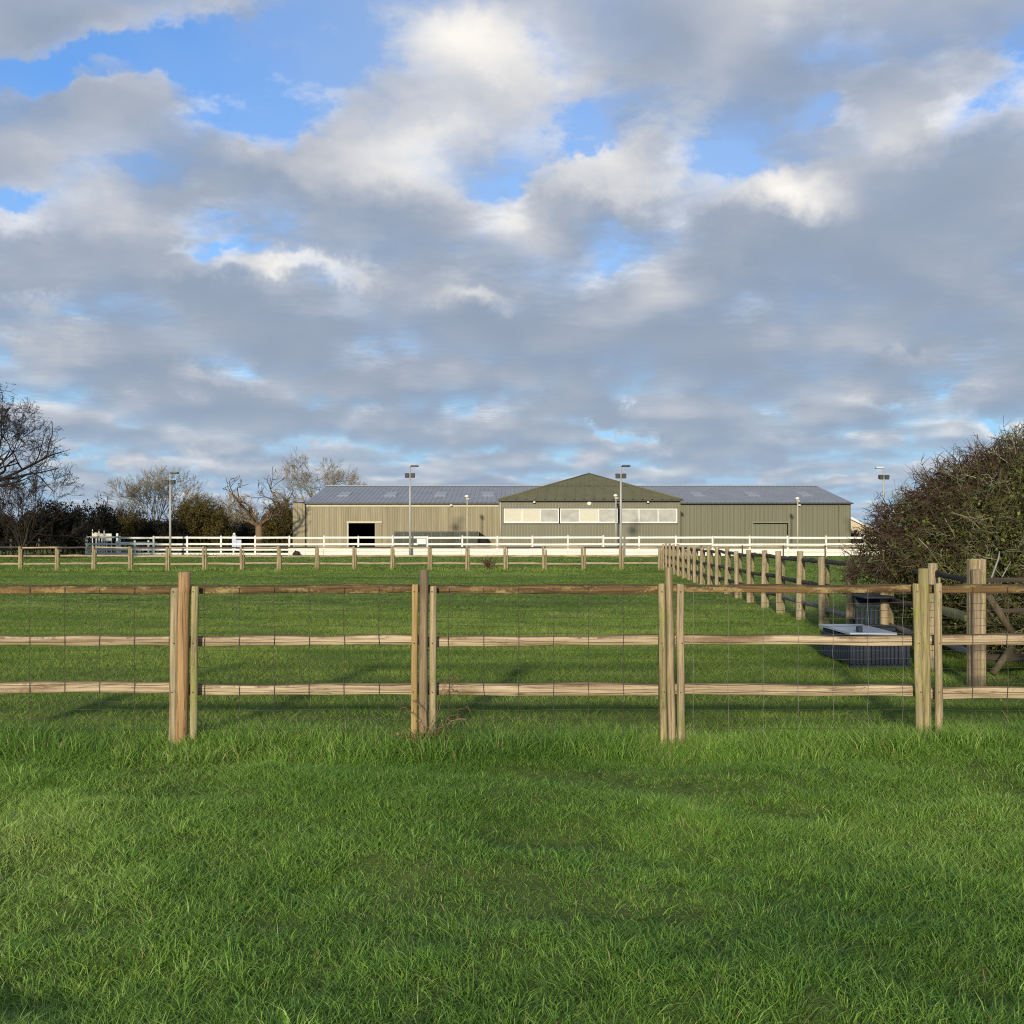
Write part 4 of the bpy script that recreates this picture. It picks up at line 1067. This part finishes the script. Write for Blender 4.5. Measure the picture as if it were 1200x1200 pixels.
# ------------------------------------------------------------------ bare trees, thickets, bush
def grow(rng, p, d, L, r, depth, out, wander=.25, up=.12, split=(2, 3), shrink=.72, nseg=4, side=.35, spread=.55, minr=.008):
    """one branch and all that it carries; out collects (p0, p1, r0, r1, depth)"""
    p = np.array(p, float); d = np.array(d, float); d /= np.linalg.norm(d)
    seg = L/nseg; r1 = r
    for k in range(nseg):
        d = d + rng.normal(size=3)*wander*.5 + np.array([0, 0, up*.4]); d /= np.linalg.norm(d)
        q = p + d*seg*rng.uniform(.85, 1.15); rn = max(r*(1 - .42*(k+1)/nseg), minr)
        out.append((p, q, r1, rn, depth)); p = q; r1 = rn
        if depth > 0 and k >= 1 and rng.random() < side:
            e = d + rng.normal(size=3)*spread*1.3; e[2] += up
            grow(rng, p, e, L*shrink*rng.uniform(.6, .95), max(rn*.6, minr), depth-1, out, wander, up, split, shrink, nseg, side, spread, minr)
    if depth > 0:
        for _ in range(rng.integers(split[0], split[1]+1)):
            e = d + rng.normal(size=3)*spread; e[2] += up*.5
            grow(rng, p, e, L*shrink*rng.uniform(.75, 1.1), max(r1*.78, minr), depth-1, out, wander, up, split, shrink, nseg, side, spread, minr)

def seg_mesh(name, segs, mat, base, n=3, tint=None):
    P0 = np.array([s[0] for s in segs]) - np.array(base); P1 = np.array([s[1] for s in segs]) - np.array(base)
    r0 = np.array([s[2] for s in segs]); r1 = np.array([s[3] for s in segs])
    t = NR.random(len(segs)) if tint is None else tint
    V, Fq, T = sticks(P0, P1, r0, r1, t, n)
    return np_mesh(name, V, F4=Fq, tint=T, mat=mat)

def bare_tree(name, px, D, label, seed, height, trunk_r, mats, stems=None, depth=6, trunk_h=.22, first=None, group=None, fit=None, within=None, **kw):
    rng = np.random.default_rng(seed); x = wx(px, D); base = (x, D, 0)
    root = thing(name, base, label, 'tree', group)
    out = []; th = height*trunk_h
    trunk = [((x, D, -.2), (x+rng.normal()*.1, D, th*.5), trunk_r*1.25, trunk_r, 9), None]
    trunk[1] = (trunk[0][1], (x+rng.normal()*.15, D, th), trunk_r, trunk_r*.9, 9)
    top = trunk[1][1]
    dirs = first or [(math.cos(a)*.8, math.sin(a)*.8, rng.uniform(.6, 1.3)) for a in (rng.random(5)*1.2 + np.arange(5)*1.257)]
    for dd in dirs:
        L = height*.26*(np.linalg.norm(dd)) if first else height*.27
        grow(rng, top, dd, L, trunk_r*.55, depth, out, **kw)
    if fit:   # scale the crown about the trunk top so that it fills the height seen
        hi = np.percentile([s[1][2] for s in out], 99.7); k = (height-th)/(hi-th)
        c = np.array(top)
        out = [(c+(np.array(a)-c)*k, c+(np.array(b)-c)*k, r0, r1, dp) for a, b, r0, r1, dp in out]
    if within:   # the crown keeps to an uneven round outline
        c0, r0_, rx_, ry_ = within; cx_, cz_ = wx(c0, D), wz(r0_, D); rx_, rz_ = rx_/F*D, ry_/F*D; kk = wob(seed)
        def inside(q):
            u, v = (q[0]-cx_)/rx_, (q[2]-cz_)/rz_; return math.hypot(u, v) + .25*abs(q[1]-D)/rx_ < 1 + .09*kk(math.atan2(v, u)*7)
        out = [g for g in out if inside(g[1])]
    link_mesh('trunk', seg_mesh('trunk', trunk, mats[0], base, 10), None, root)
    link_mesh('crown', seg_mesh('crown', out, mats[1], base, 3), None, root)
    return root, out

def thicket(name, px0, px1, D, top, label, seed, mats, n_stem=40, n_leaf=9000, leaf_size=.10, depth=3, dome=True, group=None, minr=.015, low=0., twig_out=.12, cat='bush'):
    """a bush of many stems with dense twigs and leaf specks through its volume, uneven top"""
    rng = np.random.default_rng(seed); x0, x1 = wx(px0, D), wx(px1, D); cx = (x0+x1)/2; W = (x1-x0)/2; Hh = wz(top, D); base = (cx, D, 0)
    root = thing(name, base, label, cat, group)
    out = []; kk = wob(seed)
    def topf(u): return Hh*((1-abs(u)**2.6*.55) if dome else 1)*(1+.09*kk(u*6))
    for i in range(n_stem):
        u = rng.uniform(-1, 1); w = rng.uniform(-1, 1)*.8
        h = topf(u)*rng.uniform(.62, .92)
        bx = cx+u*W*.82; by = D+w*W*.5
        grow(rng, (bx, by, 0), (u*.25+rng.normal()*.2, rng.normal()*.25, 1), h*.52, .035, depth, out, wander=.30, up=.10, split=(2, 3), shrink=.68, nseg=4, side=.5, spread=.55, minr=minr)
    ok = []
    for s in out:
        q = s[1]; u = (q[0]-cx)/W
        if abs(u) < 1.06 and q[2] < topf(min(1, abs(u))*np.sign(u))*(1+twig_out) and q[2] > low: ok.append(s)
    link_mesh('branches', seg_mesh('branches', ok, mats[0], base, 3), None, root)
    if n_leaf:
        ends = np.array([s[1] for s in ok if s[4] <= 1 and s[1][2] < Hh*.93]); C = ends[rng.integers(0, len(ends), n_leaf)] + rng.normal(size=(n_leaf, 3))*.16*leaf_size/.1
        C[:, 2] = np.abs(C[:, 2])
        V, Fq, T = leaf_cards(C - np.array(base), leaf_size*rng.uniform(.5, 1.3, n_leaf), np.clip(rng.normal(.5, .25, n_leaf), 0, 1), rng=rng)
        link_mesh('foliage', np_mesh('foliage', V, F4=Fq, tint=T, mat=mats[1]), None, root)
    return root

# the big bare tree at the left edge: trunk just outside the picture, long level limbs reaching in
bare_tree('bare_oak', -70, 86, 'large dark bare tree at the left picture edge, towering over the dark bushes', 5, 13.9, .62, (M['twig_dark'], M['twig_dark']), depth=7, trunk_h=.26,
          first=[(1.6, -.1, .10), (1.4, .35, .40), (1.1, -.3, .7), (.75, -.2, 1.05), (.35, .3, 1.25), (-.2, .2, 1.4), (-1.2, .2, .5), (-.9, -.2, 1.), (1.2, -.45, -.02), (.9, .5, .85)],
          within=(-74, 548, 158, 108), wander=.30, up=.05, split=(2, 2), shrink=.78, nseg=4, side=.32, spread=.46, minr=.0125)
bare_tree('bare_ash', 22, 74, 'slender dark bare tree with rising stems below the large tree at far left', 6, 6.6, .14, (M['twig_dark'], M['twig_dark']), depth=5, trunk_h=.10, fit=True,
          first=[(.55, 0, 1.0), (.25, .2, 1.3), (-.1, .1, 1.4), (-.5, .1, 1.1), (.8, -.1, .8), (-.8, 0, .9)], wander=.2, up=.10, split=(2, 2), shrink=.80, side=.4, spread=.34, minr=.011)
bare_tree('round_bare_tree', 182, 118, 'round pale bare tree rising above the olive bushes, behind the leftmost mast', 8, wz(549, 118), .25, (M['twig_pale'], M['twig_pale']), depth=5, trunk_h=.20, fit=True,
          first=[(1.2, .1, .9), (.6, .3, 1.2), (.1, -.3, 1.4), (-.5, .2, 1.25), (-1.2, -.1, .9), (.3, .5, 1.3), (-1.5, .2, .45), (1.5, .2, .45), (-.15, .3, 1.4), (.9, -.4, .7), (-.9, .4, .7)], wander=.16, up=.05, split=(2, 3), shrink=.80, nseg=3, side=.45, spread=.34, minr=.013)
bare_tree('dead_tree', 303, 99, 'reddish brown dead tree with broken crooked limbs, left of the barn', 23, wz(548, 99)*.9, .36, (M['twig_red'], M['twig_red']), depth=3, trunk_h=.36,
          first=[(-1.15, -.1, .75), (-.35, .1, 1.25), (.25, .1, 1.55), (.95, .15, .75), (.6, -.3, .5), (-.7, .2, .5)], wander=.55, up=.06, split=(1, 2), shrink=.68, nseg=5, side=.28, spread=.55, minr=.03)
bare_tree('spreading_bare_tree', 366, 135, 'pale spreading bare tree with many twigs just behind the left barn roof corner', 31, wz(534, 135), .34, (M['twig_pale'], M['twig_pale']), depth=5, trunk_h=.36, fit=True,
          first=[(1.4, .1, .75), (.8, .3, 1.1), (.25, -.3, 1.3), (-.35, .2, 1.3), (-1.05, -.1, .95), (1.3, .4, .4), (-1.0, .3, .6), (.5, -.4, 1.2), (1.1, -.2, .95)], wander=.26, up=.04, split=(2, 3), shrink=.80, nseg=3, side=.45, spread=.38, minr=.014)

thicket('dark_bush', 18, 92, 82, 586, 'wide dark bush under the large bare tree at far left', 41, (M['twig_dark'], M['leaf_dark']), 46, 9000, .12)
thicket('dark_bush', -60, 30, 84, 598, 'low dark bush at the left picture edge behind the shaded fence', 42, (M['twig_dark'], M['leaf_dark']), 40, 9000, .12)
thicket('thorn_bush', 76, 134, 96, 579, 'dark twiggy thorn bush with open top between the dark and olive bushes', 43, (M['twig_dark'], M['leaf_dark']), 40, 7000, .12)
thicket('olive_bush', 122, 182, 106, 592, 'olive brown bush below the round bare tree', 44, (M['twig_olive'], M['leaf_olive']), 42, 7000, .11)
thicket('dark_bush', 166, 216, 105, 604, 'low dark bush behind the foot of the leftmost mast', 45, (M['twig_dark'], M['leaf_dark']), 40, 9000, .12)
thicket('olive_bush', 205, 268, 109, 577, 'tall yellowish olive bush right of the leftmost mast', 46, (M['twig_olive'], M['leaf_olive']), 52, 11000, .11)
thicket('grey_bush', 246, 306, 122, 573, 'pale grey bare bush behind, between the olive bush and the dead tree', 47, (M['twig_pale'], M['leaf_olive']), 46, 0, .1, minr=.022)
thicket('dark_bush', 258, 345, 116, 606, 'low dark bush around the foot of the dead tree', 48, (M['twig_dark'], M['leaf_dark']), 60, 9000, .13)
thicket('olive_bush', 308, 352, 112, 573, 'ivy green bush standing close to the left barn corner', 49, (M['twig_olive'], M['leaf_olive']), 40, 6000, .11)
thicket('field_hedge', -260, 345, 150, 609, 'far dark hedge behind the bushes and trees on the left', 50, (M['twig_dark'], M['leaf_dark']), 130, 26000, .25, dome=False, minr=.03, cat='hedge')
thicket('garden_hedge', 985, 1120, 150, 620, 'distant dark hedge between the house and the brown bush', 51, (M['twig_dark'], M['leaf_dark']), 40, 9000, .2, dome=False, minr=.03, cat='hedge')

def hawthorn():
    """the big rounded bush leaning over the side fence"""
    rng = np.random.default_rng(77); cx, cy = 7.9, 14.1; base = (cx, cy, 0)
    root = thing('hawthorn_bush', base, 'big rounded hawthorn bush, reddish twigs at left and green lichen at right', 'bush')
    rx, ry, rz, zc = 3.32, 3.1, 2.22, 1.0
    segs = []
    kk = wob(3); k2 = wob(4)
    EX = 1.6
    def rad(dv):   # uneven, rather pointed outline
        a = math.atan2(dv[2], dv[0]); q = (abs(dv[0])**EX + abs(dv[1])**EX + abs(dv[2])**EX)**(-1/EX)
        return q*(1 + .035*kk(a*3) + .035*k2(a*5+dv[1]*3))
    def surf(dv):
        f = rad(dv); return np.array([cx+dv[0]*rx*f, cy+dv[1]*ry*f, zc+dv[2]*rz*f])
    # stems from the ground to the surface, then dense short twigs near the skin
    for i in range(150):
        a = rng.random()*6.283; e = rng.uniform(-.15, 1.5); dv = np.array([math.cos(a)*math.cos(e), math.sin(a)*math.cos(e), math.sin(e)])
        tip = surf(dv)*.96 + np.array([cx, cy, zc])*.04; st = np.array([cx+rng.normal()*.55, cy+rng.normal()*.6, .0]); m = 9; p = st
        for k in range(m):
            t = (k+1)/m; q = st + (tip-st)*t + rng.normal(size=3)*.09 + np.array([0, 0, .35*math.sin(t*3.1)])*.5
            segs.append((p, q, .028*(1-.75*k/m), .028*(1-.75*(k+1)/m), .62+.3*rng.random())); p = q
    def zone(p):   # reddish towards the left and the top, greenish inside and to the right
        q = (abs(p[0]-cx)/rx)**EX + (max(p[2]-zc, 0)/rz)**EX + .30*(vnoise(np.array([p[0]*1.3]), np.array([p[2]*1.3+p[1]]), 5)[0]-.5)
        return 1/(1+math.exp(-(q-.87)*10))
    N = 13000
    for i in range(N):
        a = rng.random()*6.283; e = math.asin(rng.uniform(-.42, 1.)); dv = np.array([math.cos(a)*math.cos(e), math.sin(a)*math.cos(e), math.sin(e)])
        if dv[1] > .35 and rng.random() < .65: continue          # the far side shows little
        f = 1 - abs(rng.normal())*.17
        p = np.array([cx, cy, zc]) + (surf(dv)-np.array([cx, cy, zc]))*f
        if p[2] < .08: continue
        z = zone(p); d = dv*.8 + rng.normal(size=3)*.75; d[2] += .15
        red = rng.random() < z
        L = rng.uniform(.10, .25); n = 4
        d /= np.linalg.norm(d); r = rng.uniform(.0042, .0075)
        t0 = rng.uniform(.05, .42) if red else rng.uniform(.5, 1.0)
        for k in range(n):
            d = d + rng.normal(size=3)*.28; d /= np.linalg.norm(d); q = p + d*L/n*1.1
            segs.append((p, q, r*(1-.5*k/n), r*(1-.5*(k+1)/n), t0))
            for _ in range(2):
                e2 = d + rng.normal(size=3)*.9; e2 /= np.linalg.norm(e2); l2 = rng.uniform(.05, .16)
                q2 = q + e2*l2*.5; q3 = q2 + (e2+rng.normal(size=3)*.4)*l2*.5
                segs.append((q, q2, r*.55, r*.45, min(1, t0+rng.uniform(-.05, .05)))); segs.append((q2, q3, r*.45, r*.25, t0))
            p = q
    # a few long shoots sticking out of the top
    for i in range(130):
        a = rng.random()*6.283; e = rng.uniform(.1, 1.45); dv = np.array([math.cos(a)*math.cos(e), math.sin(a)*math.cos(e), math.sin(e)])
        p = surf(dv)*.99 + np.array([cx, cy, zc])*.01; d = dv*.7 + rng.normal(size=3)*.35; d[2] += .35; d /= np.linalg.norm(d); L = rng.uniform(.12, .28)
        for k in range(4):
            d = d + rng.normal(size=3)*.16; d /= np.linalg.norm(d); q = p + d*L/4; segs.append((p, q, .0065-.001*k, .0055-.001*k, rng.uniform(.0, .45))); p = q
            if k > 0:
                e2 = d + rng.normal(size=3)*.8; segs.append((q, q+e2*.06, .004, .002, .2))
    # pale long dead stems low down in front
    for i in range(110):
        p = np.array([cx+rng.uniform(-.95, .8)*rx, cy - ry*rng.uniform(.35, .95), rng.uniform(.3, 2.2)])
        u = ((p[0]-cx)/rx)**2 + ((p[1]-cy)/ry)**2 + ((p[2]-zc)/rz)**2
        if u > 1.02: continue
        d = rng.normal(size=3); d[1] *= .4; d /= np.linalg.norm(d); L = rng.uniform(.3, .8)
        for k in range(4):
            d = d + rng.normal(size=3)*.15; d /= np.linalg.norm(d); q = p + d*L/4; segs.append((p, q, .008, .007, rng.uniform(.8, 1.))); p = q
    segs = [q for q in segs if not (q[1][0] < 5.6 and q[1][2] < 1.02 + .15*math.sin(q[1][0]*23+q[1][1]*17))]
    T = np.array([s[4] for s in segs])
    link_mesh('twigs', seg_mesh('twigs', segs, M['twig_bush'], base, 3, T), None, root)
    # small buds and old leaves through the volume
    n = 250000
    a = rng.random(n)*6.283; e = np.arcsin(rng.uniform(-.42, 1., n)); f = np.abs(1 - np.abs(rng.normal(size=n))*.34)
    D = np.stack([np.cos(a)*np.cos(e)*rx, np.sin(a)*np.cos(e)*ry, np.sin(e)*rz], 1)
    Q = np.stack([np.cos(a)*np.cos(e), np.sin(a)*np.cos(e), np.sin(e)], 1); q = (np.abs(Q)**EX).sum(1)**(-1/EX)
    C = D*(f*.985*q)[:, None] + np.array([0, 0, zc])
    cl = fnoise(C[:, 0]*3.2+C[:, 1]*2+60, C[:, 2]*3.2+60, 61)
    keep = ~((C[:, 0] < 5.6-cx) & (C[:, 2] < 1.02)) & (C[:, 2] > .1) & (rng.random(n) < np.clip((cl-.30)*3.2, .08, 1)); C = C[keep]; n = len(C)
    q = (np.abs(C[:, 0])/rx)**EX + (np.maximum(C[:, 2]-zc, 0)/rz)**EX + .30*(fnoise(C[:, 0]*1.3+30, C[:, 2]*1.3+30, 62)-.5)
    red = rng.random(n) < 1/(1+np.exp(-(q-.87)*10))
    T = np.where(red, rng.random(n)*.46, .52+.48*rng.random(n))
    V, Fq, T = leaf_cards(C, rng.uniform(.012, .036, n), T, .6, rng)
    link_mesh('leaves', np_mesh('leaves', V, F4=Fq, tint=T, mat=M['leaf_bush']), None, root)
hawthorn()
def dead_shoots():
    Y = 11.9
    for pts, lab in (([(1161, 680), (1165, 668), (1170, 655), (1171.5, 646)], 'bleached pale dead branch sticking up right of the squared post'),):
        x = wx(pts[0][0], Y)
        base = (x, Y, wz(700, Y)); mb = MB()
        P = [(wx(1158, Y), Y+.05, wz(694, Y))] + [(wx(a, Y), Y, wz(b, Y)) for a, b in pts]
        mb.tube(P, [.013, .013, .012, .011, .007], 7)
        mb.tube([(wx(1166, Y), Y, wz(666, Y)), (wx(1172, Y), Y-.05, wz(676, Y)), (wx(1182, Y), Y-.05, wz(658, Y))], [.007, .008, .006], 6)
        o = mb.build('dead_branch', M['wire_zinc'], None, base); o.location = base; tag(o, lab, 'branch')
dead_shoots()

def brambles():
    rng = np.random.default_rng(91); Y = FY-.10; x = wx(500, FY); base = (x, Y, 0)
    root = thing('dead_weed', base, 'tangle of dry brown weed stems around the foot of the second post', 'weed')
    segs = []
    for i in range(120):
        p = np.array([x+rng.normal()*.11, Y+rng.normal()*.04-.02, .0]); d = np.array([rng.normal()*.9, rng.normal()*.35, abs(rng.normal())*.9+.15]); d /= np.linalg.norm(d)
        L = rng.uniform(.08, .30); t = rng.random()
        for k in range(5):
            d = d + rng.normal(size=3)*.3; d[2] -= .06; d /= np.linalg.norm(d); q = p + d*L/5; q[2] = max(q[2], .01); segs.append((p, q, .0022, .0018, t)); p = q
    for (ex, ez, t) in ((.24, .53, .4), (.20, .44, .6), (-.20, .30, .5), (.33, .28, .3), (-.10, .36, .7), (.29, .22, .8)):
        p = np.array([x+.02, Y-.03, .02]); n = 9
        for k in range(n):
            s = (k+1)/n; q = np.array([x+.02+ex*s**1.2, Y-.05+rng.normal()*.012, .02+ez*math.sin(s*1.75)]) + rng.normal(size=3)*.010
            segs.append((p, q, .0026, .002, t)); p = q
            if k > 4:
                for _ in range(4):
                    e = rng.normal(size=3); e /= np.linalg.norm(e); segs.append((p, p+e*rng.uniform(.02, .06), .0014, .0009, t))
    link_mesh('stems', seg_mesh('stems', segs, M['bramble'], base, 4, np.array([s[4] for s in segs])), None, root)
    n = 260; C = np.stack([rng.normal(size=n)*.16, rng.normal(size=n)*.05-.03, np.abs(rng.normal(size=n))*.06+.01], 1)
    V, Fq, T = leaf_cards(C, rng.uniform(.008, .022, n), rng.random(n), .5, rng)
    link_mesh('dead_leaves', np_mesh('dead_leaves', V, F4=Fq, tint=T, mat=M['bramble']), None, root)
    # the dry thistle by the far fence
    Y = DF-.25; x = wx(572, Y); base = (x, Y, 0); root = thing('dry_thistle', base, 'dry brown thistle standing between two posts of the distant fence', 'weed'); segs = []
    for i in range(9):
        p = np.array([x+rng.normal()*.03, Y+rng.normal()*.03, 0]); d = np.array([rng.normal()*.16, rng.normal()*.2, 1.]); L = rng.uniform(.4, .75)
        for k in range(6):
            d = d + rng.normal(size=3)*.12; d /= np.linalg.norm(d); q = p + d*L/6; segs.append((p, q, .012, .010, .2*rng.random())); p = q
            for _ in range(3):
                e = d + rng.normal(size=3)*.9; segs.append((p, p+e*.10, .009, .006, .3*rng.random()))
    link_mesh('stems', seg_mesh('stems', segs, M['bramble'], base, 4, np.array([s[4] for s in segs])), None, root)
    C = np.array([s[1] for s in segs[::3]])-np.array(base); V, Fq, T = leaf_cards(C, rng.uniform(.02, .05, len(C)), rng.random(len(C))*.3, .6, rng)
    link_mesh('dead_leaves', np_mesh('dead_leaves', V, F4=Fq, tint=T, mat=M['bramble']), None, root)
brambles()
